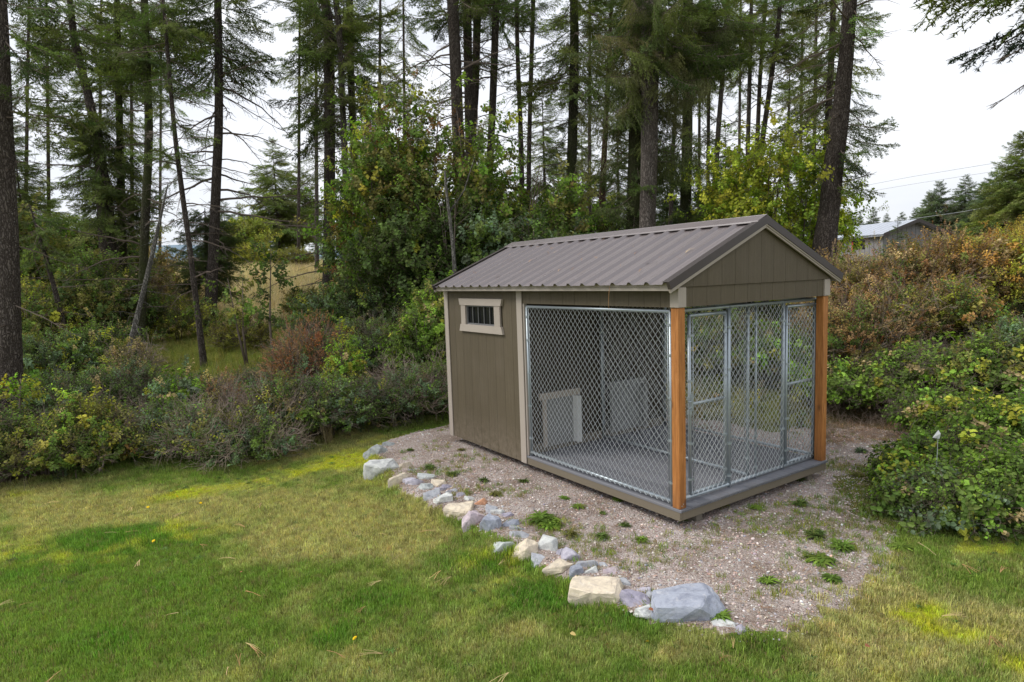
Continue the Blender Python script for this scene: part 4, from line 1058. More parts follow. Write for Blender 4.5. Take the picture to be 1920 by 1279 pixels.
# dandelions
M['yellow'] = m_flat('dandelion_yellow', (.85, .58, .01), .7, 0, .2); M['stalk'] = m_flat('flower_stalk', (.12, .2, .05), .7, 0, .2)
def head_mesh():
    b = MB()
    for ring, (k, r, z) in enumerate(((16, .019, .0), (12, .014, .004), (8, .008, .007))):
        for j in range(k):
            a = 6.283 * j / k + ring * .2; d = Vector((math.cos(a), math.sin(a), .15)); s_ = Vector((-d.y, d.x, 0)) * .0026; c = Vector((0, 0, z)); b.add([c, c + d * r * .8 - s_, c + d * r, c + d * r * .8 + s_], [(0, 1, 2, 3)])
    return b.mesh('flower_head', [M['yellow']])
hm = head_mesh(); sm = MB(); sm.tube([(0, 0, 0), (.004, 0, .04), (.008, .002, .075)], .0016, 5); sm = sm.mesh('stalk', [M['stalk']])
for px, py, words in ((333, 945, 'yellow dandelion highest up the lawn below the moss patch'), (376, 957, 'yellow dandelion right of the highest one on the upper lawn'), (277, 963, 'yellow dandelion left of the other two on the upper lawn'),
                      (288, 1028, 'yellow dandelion beside the dark green grass patch'), (667, 1222, 'yellow dandelion in the thick grass at the lower middle'), (1217, 1224, 'yellow dandelion in the grass below the huge boulder')):
    p = gp(px, py); p.z = Hs(p.x, p.y); o = empty('dandelion', p, random.uniform(0, 6), words, 'flower', 'dandelions in the lawn')
    h = link('flower_head', hm, o); h.location = (.008, .002, .075); h.rotation_euler = (.5, .2, 0); h.scale = (.95,) * 3; link('stem', sm, o)
# a few fallen leaves on the lawn
M['fallen'] = m_flat('fallen_leaf', (.55, .42, .15), .7); M['fallen_b'] = m_flat('fallen_leaf_brown', (.33, .13, .06), .7)
for px, py, m_, words in ((1074, 1208, 'fallen', 'pale yellow fallen leaf on the lawn below the cream slab'), (1221, 1170, 'fallen_b', 'reddish brown curled leaf in the grass under the boulder'), (452, 1086, 'fallen_b', 'brown leaf lying on the left lawn'), (1626, 1235, 'fallen_b', 'reddish leaf on the dry lawn at the lower right')):
    b = LB(); b.leaf(Vector((-.02, 0, 0)), Vector((1, .1, .1)), Vector((0, 0, 1)), .045, .03, 0, .5); p = gp(px, py)
    o = link('fallen_leaf', b.mesh('fallen_leaf', [M[m_]])); o.location = p + Vector((0, 0, .05)); o.rotation_euler = (.3, .2, random.uniform(0, 6)); tag(o, words, 'leaf')
# needles and leaves fallen on the roof
n = 46; u_ = RNG.uniform(-.05, 1.1, n); v_ = RNG.uniform(.1, 4.2, n); z_ = HR - .03 + slope * (u_ + OV) + .012; cs, sn = math.cos(YAW), math.sin(YAW)
scatter('roof_litter', P_NDL, np.stack([SHED_X + u_ * cs - v_ * sn, SHED_Y + u_ * sn + v_ * cs, z_], 1), np.stack([np.zeros(n), np.full(n, -sl), np.full(n, YAW) + RNG.normal(0, .7, n)], 1), RNG.uniform(.35, .8, n), jit([(.5, .33, .18), (.36, .2, .1)], n))['kind'] = 'stuff'
# dry stalks hanging from the eave
b = MB(); f = Vector((-.15, .72, HR - .05)); b.tube([f, f + Vector((-.012, 0, -.08)), f + Vector((-.01, .01, -.17)), f + Vector((-.0, .015, -.22))], .0024, 4); o = b.build('pine_needle', m_flat('dry_needle', (.5, .27, .12), .7)); o.location = (SHED_X, SHED_Y, 0); o.rotation_euler = (0, 0, YAW); tag(o, 'dry pine needle hanging from the eave above the chain link side', 'pine needle')

# white marker flag in the right brush
def flag():
    p = at(1757, 815, 6.05); e = empty('marker_flag', (p.x, p.y, Hs(p.x, p.y)), 0, 'small white marker flag standing in the leafy brush at the right', 'marker flag')
    hgt = p.z - Hs(p.x, p.y); m = MB(); m.tube([(0, 0, 0), (.01, 0, hgt)], .0025, 6); m.build('stake', M['wire'], e)
    m = MB(); z = hgt
    for k, t in enumerate((0, 1)): m.add([(-.045, t * .002, z - .03), (.035, t * .002 + .012, z - .045), (.03, t * .002 - .008, z + .01), (.012, t * .002, z + .045)], [(0, 1, 2, 3)])
    m.build('flag_sheet', m_flat('white_flag', (.8, .8, .8), .6), e)
flag()

# ------------------------------------------------------------------ bushes
def bush(p, rx, ry, h, mix, tints, wts=None, n=260, size=1., label='', group=None, name='bush', cat='bush', stems=4, seed=0, lift=.05, flat_top=.0):
    """mix: {pset: share}; foliage spread through an uneven crown, on stems"""
    e = empty(name, p, 0, label, cat, group)
    m = MB()
    for k in range(stems):
        a = random.uniform(0, 6.28); r_ = random.uniform(.1, .5); m.tube([(math.cos(a) * .06, math.sin(a) * .06, -.05), (math.cos(a) * rx * r_ * .5, math.sin(a) * ry * r_ * .5, h * .45), (math.cos(a) * rx * r_, math.sin(a) * ry * r_, h * .85)], [.012 + .004 * h, .009 + .002 * h, .003], 5)
    m.build('stem', M['twig'], e, True)
    px_right = p.x > 0
    # clumpy offsets make the outline uneven
    K = 7; ca = RNG.uniform(0, 6.28, K); ce = RNG.uniform(.1, 1.3, K); cw = RNG.uniform(.5, 1.2, K)
    lob = np.stack([np.cos(ca) * np.cos(ce), np.sin(ca) * np.cos(ce), np.sin(ce)], 1)
    tot = sum(mix.values())
    for ps, share in mix.items():
        k = max(3, int(n * share / tot)); d = RNG.normal(0, 1, (k, 3)); d[:, 2] = np.abs(d[:, 2]) * .9 - .25; d /= np.linalg.norm(d, axis=1)[:, None]
        bulge = .74 + .34 * np.max(np.clip((d @ lob.T - .55) / .45, 0, 1) * cw, axis=1) + RNG.normal(0, .10, k) + (RNG.random(k) < .05) * .22
        inner = ps in (P_TANGLE, P_TANGLE_G); r = RNG.random(k) ** (.6 if inner else .3) * bulge
        pos = np.stack([d[:, 0] * rx * r, d[:, 1] * ry * r, h * (lift + (1 - lift) * (.42 + .58 * d[:, 2] * r).clip(0.02, 1.3))], 1)
        sc = RNG.uniform(.75, 1.2, k) * size; pos[:, 2] -= .14 * sc
        out = d.copy(); out[:, 2] = np.abs(out[:, 2]) + .5; out += RNG.normal(0, .35, (k, 3)); th = np.arctan2(np.hypot(out[:, 0], out[:, 1]), out[:, 2].clip(.05)); ph = np.arctan2(out[:, 1], out[:, 0])
        rot = np.stack([RNG.normal(0, .3, k), th, ph], 1)
        patch = np.floor((pos @ np.array([3.1, 2.3, 2.7])) * 1.3).astype(int); pj = RNG.uniform(.75, 1.25, 64)[patch % 64][:, None]
        if inner: t_ = jit([(.1, .1, .1)], k)
        elif ps is P_DRY: t_ = jit([A_PINKBR, A_RUST, (.46, .31, .21), (.62, .42, .25)] if px_right else [A_PINKBR, A_RUST, (.42, .2, .12)], k)
        else:
            t_ = jit(tints, k, wts, .26) * pj; od = RNG.random(k); t_[od < .035] = A_TAN; t_[(od > .035) & (od < .06)] = G_YEL
        scatter('foliage' if not inner else 'twigs', ps, pos, rot, sc, t_, e)['kind'] = 'stuff'
    return e
def on(px, D, dy=0.):
    x_ = azx(px) * D; return Vector((x_, D, Hs(x_, D) + dy))
A_BRONZE = (.46, .29, .13)
S, B, MA, DR, TA, TG = P_SMALL, P_BROAD, P_MAPLE, P_DRY, P_TANGLE, P_TANGLE_G
LG = 'low shrubs along the upper edge of the lawn'
# px, D, rx, ry, h, mix, tints, weights, n, size, label
BUSH = [
 (-60, 8.7, .9, .8, .95, {S: 8, TA: 1}, [G_DEEP, G_MID, G_OLIVE], [3, 2, 1], 520, 1, 'dark green shrub cut by the left frame edge on the lawn border'),
 (60, 8.75, .8, .7, .8, {S: 8, TA: 1}, [G_MID, G_OLIVE, G_YEL], [4, 2, .5], 520, 1, 'yellow flecked green shrub in front of the thick left trunk'),
 (160, 9.1, .7, .7, .95, {S: 8, TA: 1}, [G_OLIVE, G_MID, G_YEL], [3, 3, .8], 480, 1, 'rounded green shrub right of the thick left trunk'),
 (225, 9.4, .45, .4, .55, {S: 8, B: 1}, [G_OLIVE, G_MID, A_ORANGE], [3, 2, .35], 240, 1, 'small shrub with a few orange leaves on the lawn border'),
 (285, 9.6, .7, .7, .75, {S: 9, TA: 1}, [G_MID, G_BLUE], None, 420, 1, 'grey green thin shrub between dense clumps on the lawn border'),
 (365, 9.45, .8, .7, .8, {S: 8, TG: 2.4}, [G_MID, G_BLUE, G_OLIVE], None, 460, 1, 'half bare twiggy shrub with purplish stems at the lawn border'),
 (450, 9.4, .8, .75, .6, {S: 7, TG: 2.6}, [G_BLUE, G_MID], None, 480, 1, 'low purplish twig thicket above the yellow moss'),
 (530, 10.0, .7, .7, 1.1, {S: 9, TA: 1, TG: 1}, [G_BLUE, G_MID, G_OLIVE], None, 520, 1, 'dense grey green shrub with dead stems beside the moss'),
 (610, 10.30, .75, .7, .95, {S: 9, TA: 1.5, B: 1}, [G_MID, G_BLUE, G_FRESH], [4, 3, .5], 520, 1, 'shrub with fresh green shoots at the lawn\'s upper corner'),
 (690, 10.9, .7, .7, .72, {S: 9, TA: 1.5}, [G_MID, G_DEEP, G_BLUE], None, 480, 1, 'dark twiggy shrub above the slate slab'),
 (765, 10.9, .75, .7, 1.0, {S: 7, TG: 2.6}, [G_MID, G_BLUE], None, 480, 1, 'purplish brown thicket near the shed\'s back corner'),
 (835, 11.5, .7, .6, .95, {S: 8, TG: 2.4}, [G_MID, G_FRESH], None, 400, 1, 'shrub half hidden behind the shed\'s back corner'),
 (-80, 11.2, 1, .9, 1.25, {S: 8, TA: 1}, [G_DEEP, G_MID], None, 480, 1.1, 'tall dark shrub behind the left frame edge shrub'),
 (110, 11.6, .9, .8, .95, {S: 8, TA: 1}, [G_BLUE, G_MID], None, 480, 1.05, 'bluish green shrub behind the thick left trunk\'s foot'),
 (215, 11.8, .9, .8, 1.05, {S: 8, TA: 1}, [G_BLUE, G_MID, G_DEEP], None, 520, 1.05, 'bluish green mound in the second row of the left brush'),
 (320, 12.0, .9, .8, .6, {S: 8, TA: 2}, [G_BLUE, G_OLIVE], None, 460, 1.05, 'grey green mound below the leaning thin trunks'),
 (420, 12.1, .9, .8, .5, {S: 7, TA: 2}, [G_OLIVE, G_BLUE, G_MID], None, 460, 1.05, 'soft olive shrub in front of the open grassy gap'),
 (500, 12.6, .8, .7, .7, {S: 7, TA: 2, DR: .3}, [G_MID, G_BLUE], None, 460, 1.05, 'green shrub with a brown plume left of the rust brown bush'),
 (582, 12.6, .75, .7, 1.5, {DR: 6, S: 2, TA: 2}, [G_MID, A_RUST], None, 420, 1.05, 'rust brown bush of dried plumes in the middle of the left brush'),
 (665, 13.2, .9, .8, 1.35, {S: 8, TA: 2}, [G_BLUE, G_MID], None, 560, 1.05, 'blue green shrub right of the rust brown bush'),
 (745, 13.6, .9, .8, 1.45, {S: 8, TA: 3}, [G_MID, G_BLUE, G_OLIVE], None, 560, 1.05, 'broad mid green shrub below the big maple thicket'),
 (830, 14, .9, .8, 1.7, {S: 6, B: 3, TA: 2}, [G_FRESH, G_MID], [1, 3], 520, 1.05, 'light green shrub beside the shed\'s window wall'),
 (-40, 14.2, 1.2, 1, 1.6, {S: 8}, [G_DEEP, G_MID, G_OLIVE], None, 480, 1.2, 'deep green bush behind the left frame edge'),
 (95, 14.4, 1.0, 1, 1.4, {S: 7, B: 1}, [G_BLUE, G_MID, G_YEL], [3, 3, .4], 480, 1.2, 'blue green bush in the third row left of the lichen sapling'),
 (185, 15.2, 1.0, 1, 1.5, {S: 8, B: 1}, [G_DEEP, G_MID], None, 480, 1.2, 'dark bush at the foot of the lichen covered dead sapling'),
 (625, 16.4, 1.1, 1, 1.6, {S: 8, B: 2}, [G_BLUE, G_MID], None, 560, 1.25, 'bush at the foot of the straight dark centre trunk'),
 (715, 16.4, 1.3, 1, 2.2, {S: 8, B: 2}, [G_BLUE, G_MID, G_DEEP], None, 700, 1.25, 'tall blue green bush right of the straight centre trunk'),
 (800, 16.8, 1.2, 1, 2.4, {S: 6, B: 3}, [G_MID, G_FRESH, G_DEEP], [3, .6, 2], 640, 1.25, 'tall mixed green bush just left of the shed roof'),
 (335, 21.5, 1.5, 1.2, 1.7, {S: 8, TA: 1}, [G_OLIVE, G_YEL, G_MID], [2, 2, 1], 620, 1.35, 'yellow green bush beyond the grassy gap'),
 (585, 24, .9, .8, 1.3, {S: 8}, [G_OLIVE, (.2, .18, .04)], None, 420, 1.3, 'round olive gold bush in front of the straw field'),
 (455, 18.5, .8, .7, 1.3, {S: 6, TA: 1}, [G_OLIVE, (.2, .18, .04)], None, 300, 1.2, 'thin olive bush under the small maple sapling'),
 (40, 18, 1.6, 1.2, 2.4, {S: 8, B: 2}, [G_MID, G_OLIVE, G_YEL], [3, 2, .6], 700, 1.5, 'tall yellow green bush left of the leaning sapling'),
 (190, 20, 1.7, 1.4, 3.2, {S: 8, MA: 2}, [G_MID, G_DEEP, G_OLIVE], None, 900, 1.5, 'big rounded green bush behind the lichen sapling'),
 (110, 24, 2, 1.5, 3.4, {S: 8, MA: 2}, [G_MID, G_FRESH, G_YEL], [4, 1, .6], 800, 1.7, 'pale green thicket deep in the left wood'),
 (488, 46, 1.6, 1.2, 2.2, {S: 8}, [G_YEL, (.3, .28, .05)], None, 520, 1.7, 'lemon yellow bush on the straw hillside'),
 (560, 44, 1.5, 1.2, 1.8, {S: 8}, [(.25, .24, .05), G_OLIVE], None, 420, 1.8, 'dull yellow bush at the top of the straw field'),
 (135, 8.9, .35, .35, 1.15, {B: 3, S: 4}, [G_YEL, G_FRESH, G_OLIVE], None, 130, .9, 'taller yellowish sprig standing out of the left hedge'),
 (330, 10.6, .4, .4, 1.15, {B: 4, S: 3}, [G_BLUE, G_FRESH], None, 150, 1, 'taller fresh sprig behind the half bare twiggy shrub'),
 (640, 11.6, .35, .35, 1.5, {B: 4, S: 3}, [G_FRESH, G_YEL], None, 130, .95, 'upright bright green sprig right of the rust brown bush'),
 (545, 12.0, .4, .4, 1.35, {DR: 5, S: 3}, [A_RUST, G_BLUE], None, 150, 1, 'small reddish plume left of the rust brown bush'),
 (405, 10.7, .35, .35, .95, {DR: 4, TG: 2, S: 3}, [A_TAN, G_OLIVE], None, 130, 1, 'tan dried plume above the purplish twig thicket'),
 (790, 12.6, .6, .5, 1.75, {B: 5, S: 4}, [G_FRESH, G_MID], None, 300, 1.05, 'bright leafy shrub close to the shed\'s back corner'),
 (820, 13.2, .6, .5, 2.3, {B: 4, S: 5, MA: 2}, [G_MID, G_FRESH, G_OLIVE], None, 360, 1.05, 'tall leafy shrub rising just left of the window wall'),
 (245, 12.8, .5, .5, 1.4, {S: 6, TG: 1}, [G_OLIVE, A_TAN], None, 220, 1.05, 'tan speckled shrub left of the lichen sapling\'s foot'),
 (300, 26, 1.3, 1.2, 2.8, {S: 7, TG: 3}, [(.3, .2, .09), G_OLIVE], None, 420, 1.5, 'fading tan bush between the two tall left trunks'),
]
for px, D, rx, ry, h, mix, tints, wts, n, size, lab in BUSH:
    bush(on(px, D), rx, ry, h, mix, tints, wts, n, size, lab, 'shrubs of the brush left of the shed')
RB = 'shrubs on the bank right of the shed'
LOWF = [G_FRESH, G_MID, G_YEL]
BUSHR = [
 # the leafy mass nearest on the right
 (1738, 5.9, .3, .3, .34, {B: 5, S: 4}, [G_FRESH, G_MID], [1, 2], 300, .85, 'low leafy clump at the tip of the near right brush'),
 (1800, 5.75, .42, .4, .42, {B: 5, S: 4, TA: 1}, [G_MID, G_BLUE, G_FRESH], [3, 2, 1], 420, .85, 'bluish leafy bush above the yellow moss at the right'),
 (1885, 5.65, .45, .4, .5, {B: 6, S: 3}, [G_FRESH, G_MID], [1, 2], 420, .85, 'leafy bush at the right frame edge above the moss'),
 (1975, 5.7, .5, .5, .6, {B: 6, S: 3}, [G_MID, G_FRESH], None, 420, .9, 'leafy bush mostly cut off by the right frame edge'),
 (1745, 6.6, .4, .4, .42, {B: 6, S: 3}, LOWF, [3, 3, .8], 360, .9, 'round leaved bush holding the white marker flag'),
 (1835, 6.7, .5, .5, .55, {B: 7, S: 2, TA: 1}, LOWF, [2, 3, .4], 460, .95, 'bright round leaved bush behind the marker flag'),
 (1925, 6.9, .55, .5, .7, {B: 7, S: 2}, LOWF, [2, 3, .4], 460, .95, 'taller round leaved bush at the right edge'),
 (1795, 8.3, .5, .5, .6, {B: 7, TA: 1}, LOWF, [3, 3, .6], 460, .95, 'bright leafed bush above the dark hollow in the bank'),
 (1875, 8.7, .65, .6, .85, {B: 7, S: 2, TA: 1}, [G_MID, G_FRESH, G_OLIVE], None, 560, 1, 'broad soft green bush midway up the right bank'),
 (1965, 8.8, .8, .7, 1.1, {S: 7, B: 2}, [G_MID, G_BLUE], None, 480, 1, 'grey green bush by the right edge midway up the bank'),
 # foot of the bank just past the post
 (1580, 9.9, .55, .5, .72, {B: 7, TA: 2}, LOWF, [4, 3, .4], 380, .95, 'bright green brambles right behind the far post'),
 (1660, 9.7, .55, .5, .7, {B: 7, TA: 3}, LOWF, [4, 3, .5], 380, .95, 'bright green brambles overhanging the bare earth'),
 (1725, 9.7, .5, .5, .65, {B: 7, TA: 2}, LOWF, [4, 3, 1], 320, .95, 'yellowish brambles at the right end of the bare earth'),
 (1480, 11.0, .7, .6, .95, {B: 6, S: 3, TA: 2}, [G_MID, G_FRESH], None, 380, 1, 'green brambles seen through the right gate'),
 (1400, 11.6, .8, .7, 1.2, {B: 4, S: 5, TA: 3}, [G_MID, G_OLIVE], None, 420, 1, 'shrub seen through the middle of the gate frame'),
 (1310, 12.2, .8, .7, 1.3, {S: 9, TA: 1}, [G_MID, G_DEEP, A_GOLD], [3, 2, .3], 420, 1, 'shrub seen through the left gate'),
 (1600, 10.7, .7, .6, 1.45, {TG: 1, S: 8, DR: 2}, [G_OLIVE, A_BRONZE, G_MID], None, 460, 1.05, 'grey twig shrub with few green leaves behind the far post'),
 (1690, 10.8, .75, .6, 1.4, {TG: 1, S: 8, DR: 2}, [A_BRONZE, G_OLIVE, G_MID, A_TAN], None, 460, 1.05, 'dense grey twig shrub over the bright brambles'),
 (1785, 10.7, .7, .6, 1.25, {S: 7, TG: .6, B: 2}, [G_OLIVE, G_YEL, A_BRONZE, G_MID], None, 460, 1.05, 'green shrub at the foot of the brown plumed shrubs'),
 # brown plumed spirea band
 (1590, 12.0, .8, .6, 1.9, {DR: 5, TG: .7, S: 9}, [G_OLIVE, A_BRONZE, A_TAN, A_GOLD], None, 480, 1.1, 'brown plumed shrub just right of the gable corner'),
 (1665, 12.0, .8, .6, 1.85, {DR: 5, TG: .7, S: 9, B: .5}, [A_BRONZE, G_OLIVE, A_TAN, G_MID], None, 480, 1.1, 'brown plumed shrub with a green sprig in its top'),
 (1740, 11.8, .8, .6, 1.85, {DR: 5, TG: .7, S: 9}, [A_BRONZE, G_OLIVE, A_ORANGE, A_TAN], None, 480, 1.1, 'dark stemmed brown shrub in the middle of the bank'),
 (1810, 11.8, .8, .7, 1.7, {DR: 3, TG: .6, S: 9}, [A_BRONZE, G_OLIVE, A_GOLD, A_ORANGE], None, 480, 1.1, 'brown shrub with gold leaves left of the yellow slope'),
 (1885, 11.9, .8, .7, 1.5, {S: 7, B: 2}, [G_OLIVE, A_GOLD, A_ORANGE, G_YEL], [2, 2, 1.5, 2], 560, 1.1, 'olive and gold shrub on the yellow slope at the right'),
 (1965, 11.2, .9, .7, 1.6, {S: 7, B: 2}, [G_OLIVE, A_ORANGE, G_YEL], None, 560, 1.1, 'orange tinged shrub cut by the right frame edge'),
]
for k, (px, D, h, lab, tt, ww) in enumerate([
 (1555, 14.4, 1.50, 'tan gold shrub at the foot of the leaning trunk', [A_GOLD, A_TAN, G_OLIVE], [3, 2, 2]),
 (1610, 14.6, 1.40, 'golden shrub below the far grey house\'s left end', [A_GOLD, G_YEL, A_ORANGE], [3, 3, 1.5]),
 (1670, 14.4, 1.35, 'yellow orange shrub below the far grey house\'s window', [A_GOLD, G_YEL, A_ORANGE, G_OLIVE], [3, 2, 2, 1]),
 (1730, 14.5, 1.62, 'rusty orange shrub below the far house\'s gable', [A_ORANGE, A_GOLD, G_OLIVE], [3, 2, 1]),
 (1790, 14.3, 1.45, 'orange shrub right of the far grey house', [A_ORANGE, A_GOLD, A_RUST, G_YEL], [3, 2, 1, 1]),
 (1850, 14.0, 1.40, 'tall deep orange shrub topping the right bank', [A_ORANGE, A_GOLD, A_RUST], [4, 2, 1]),
 (1915, 13.8, 1.40, 'tall gold and orange shrub at the bank\'s right end', [A_ORANGE, A_GOLD, G_YEL], [3, 3, 1]),
 (1990, 13.6, 1.45, 'orange shrub top just outside the right frame edge', [A_ORANGE, A_GOLD], None),
 (1585, 17.5, 0.95, 'second row tan shrub right of the leaning trunk', [A_TAN, A_GOLD, G_OLIVE], None),
 (1650, 18, 1.00, 'second row golden shrub under the far window', [A_BRONZE, G_OLIVE, A_ORANGE, A_TAN], None),
 (1720, 18, 0.95, 'second row orange shrub under the far gable', [A_ORANGE, A_GOLD], None),
 (1790, 17.6, 0.90, 'second row yellow shrub right of the far house', [G_YEL, A_GOLD, A_ORANGE], None),
 (1860, 17, 0.95, 'second row deep orange shrub at the right', [A_ORANGE, A_RUST, A_GOLD], None),
 (1935, 17, 1.55, 'second row gold shrub at the right frame edge', [A_GOLD, A_ORANGE], None)]):
    BUSHR.append((px, D, .95, .8, h, {S: 9, TG: .25, B: 1}, tt, ww, 800, 1.1, lab))
for px, D, rx, ry, h, mix, tints, wts, n, size, lab in BUSHR:
    if DR in mix and D > 11: n = int(n * 1.5)
    bush(on(px, D), rx, ry, h, mix, tints, wts, n, size, lab, RB)
# purple thistle in the near brush
def thistle():
    p = at(1692, 965, 6.05); z = Hs(p.x, p.y); e = empty('thistle', (p.x, p.y, z), 0, 'purple thistle flower at the front of the near right brush', 'flower')
    m = MB(); m.tube([(0, 0, 0), (.01, 0, p.z - z)], .003, 6); m.build('stem', M['stalk'], e)
    b = MB()
    for j in range(26): d = Vector((random.uniform(-1, 1), random.uniform(-1, 1), 1)).normalized(); c = Vector((.01, 0, p.z - z)); s_ = Vector((-d.y, d.x, 0)) * .002; b.add([c - s_, c + s_, c + d * .028], [(0, 1, 2)])
    b.build('flower_head', m_flat('thistle_purple', (.35, .12, .45), .7), e)
thistle()
# undergrowth over the forest floor, and long grass in the clearing and the field
def field(name, pset, X, Y, sc, tints, wts=None, tilt=.2):
    n = len(X); scatter(name, pset, np.stack([X, Y, H(X, Y) - .01], 1), np.stack([RNG.normal(0, tilt, n), RNG.normal(0, tilt, n), RNG.uniform(0, 6.28, n)], 1), sc, jit(tints, n, wts), None)['kind'] = 'stuff'
def fan(n, r0, r1, p0, p1):
    r = np.sqrt(RNG.uniform(r0 * r0, r1 * r1, n)); a = RNG.uniform(azx(p0), azx(p1), n); return a * r, r
X, Y = fan(13000, 4.8, 34, -260, 2200); k = (poly_sd(X, Y, LAWN) < -.02) & (poly_sd(X, Y, PAD) < -.1) & ~((X / Y > azx(230)) & (X / Y < azx(580)) & (Y > 12.8)) & ~((X / Y > azx(380)) & (X / Y < azx(640)) & (Y > 24)); k2 = ~((Y < 9.9) & (X / Y > azx(1540)) & (X / Y < azx(1740))); X, Y = X[k][k2[k]], Y[k][k2[k]]
field('undergrowth', P_SMALL, X, Y, RNG.uniform(.6, 1.2, len(X)) * (1 + Y / 40), [G_MID, G_BLUE, G_OLIVE, A_TAN, G_YEL], [3, 2, 3, .6, .4])
X, Y = fan(8000, 12.6, 25, 205, 620); field('clearing_grass', P_TALL, X, Y, RNG.uniform(.3, .6, len(X)), [(.28, .29, .08), (.36, .32, .09), (.20, .25, .055)], None, .3)
X, Y = fan(420, 8.6, 12.5, -100, 840); k = (poly_sd(X, Y, LAWN) < .1) & (poly_sd(X, Y, LAWN) > -1.3) & (wav(X * 1.3, Y) > .0); X, Y = X[k], Y[k]
field('dry_grass', P_TALL, X, Y, RNG.uniform(.6, 1.2, len(X)), [(.42, .34, .2), (.3, .3, .1), (.5, .4, .26)], None, .35)
X, Y = fan(9000, 23, 53, 330, 760); field('straw_grass', P_TALL, X, Y, RNG.uniform(.9, 1.5, len(X)), [(.68, .53, .35), (.58, .45, .29), (.72, .60, .43)], None, .15)
X, Y = fan(2600, 8.4, 10.6, 1530, 1780); field('bank_litter', P_LIT, X, Y, RNG.uniform(1., 2., len(X)), [(.26, .16, .09), (.36, .24, .13), (.18, .11, .07)], None, .3)
# bare earth edge of the bank: roots and sticks
X, Y = fan(260, 8.6, 9.9, 1545, 1760); n = len(X); scatter('root_litter', P_TANGLE_G, np.stack([X, Y, H(X, Y) - .02], 1), np.stack([RNG.normal(0, 1.2, n), RNG.normal(0, 1.2, n), RNG.uniform(0, 6.28, n)], 1), RNG.uniform(.25, .6, n), jit([(.1, .1, .1)], n))['kind'] = 'stuff'

# ------------------------------------------------------------------ conifers
def smooth_path(P, k=6):
    out = []
    for i in range(len(P) - 1):
        p0, p1, p2, p3 = P[max(i - 1, 0)], P[i], P[i + 1], P[min(i + 2, len(P) - 1)]
        for j in range(k):
            t = j / k; out.append(.5 * ((2 * p1) + (p2 - p0) * t + (2 * p0 - 5 * p1 + 4 * p2 - p3) * t * t + (3 * p1 - p0 - 3 * p2 + p3) * t * t * t))
    out.append(P[-1]); return out
def trunk_mesh(pts, rad, sides=14, flare=1.35, seed=0):
    b = MB(); n = len(pts); zb = pts[0].z
    for i, p in enumerate(pts):
        t = (pts[min(i + 1, n - 1)] - pts[max(i - 1, 0)]).normalized(); a = t.cross(Vector((0, 1, .01))).normalized(); c = t.cross(a).normalized()
        r = rad[i]; hh = p.z - zb; r *= 1 + (flare - 1) * math.exp(-hh / .35)
        for k in range(sides):
            w = 6.2832 * k / sides; q = 1 + .07 * wavr(Vector((math.cos(w) * 2.2, math.sin(w) * 2.2, p.z * .45 + seed))) + .05 * wavr(Vector((math.cos(w) * 5, math.sin(w) * 5, p.z * 2 + seed))) + .1 * math.exp(-hh / .3) * math.cos(w * 4 + seed)
            b.v.append(tuple(p + (a * math.cos(w) + c * math.sin(w)) * r * q))
    for i in range(n - 1):
        for k in range(sides): b.f.append((i * sides + k, i * sides + (k + 1) % sides, (i + 1) * sides + (k + 1) % sides, (i + 1) * sides + k)); b.m.append(0)
    return b
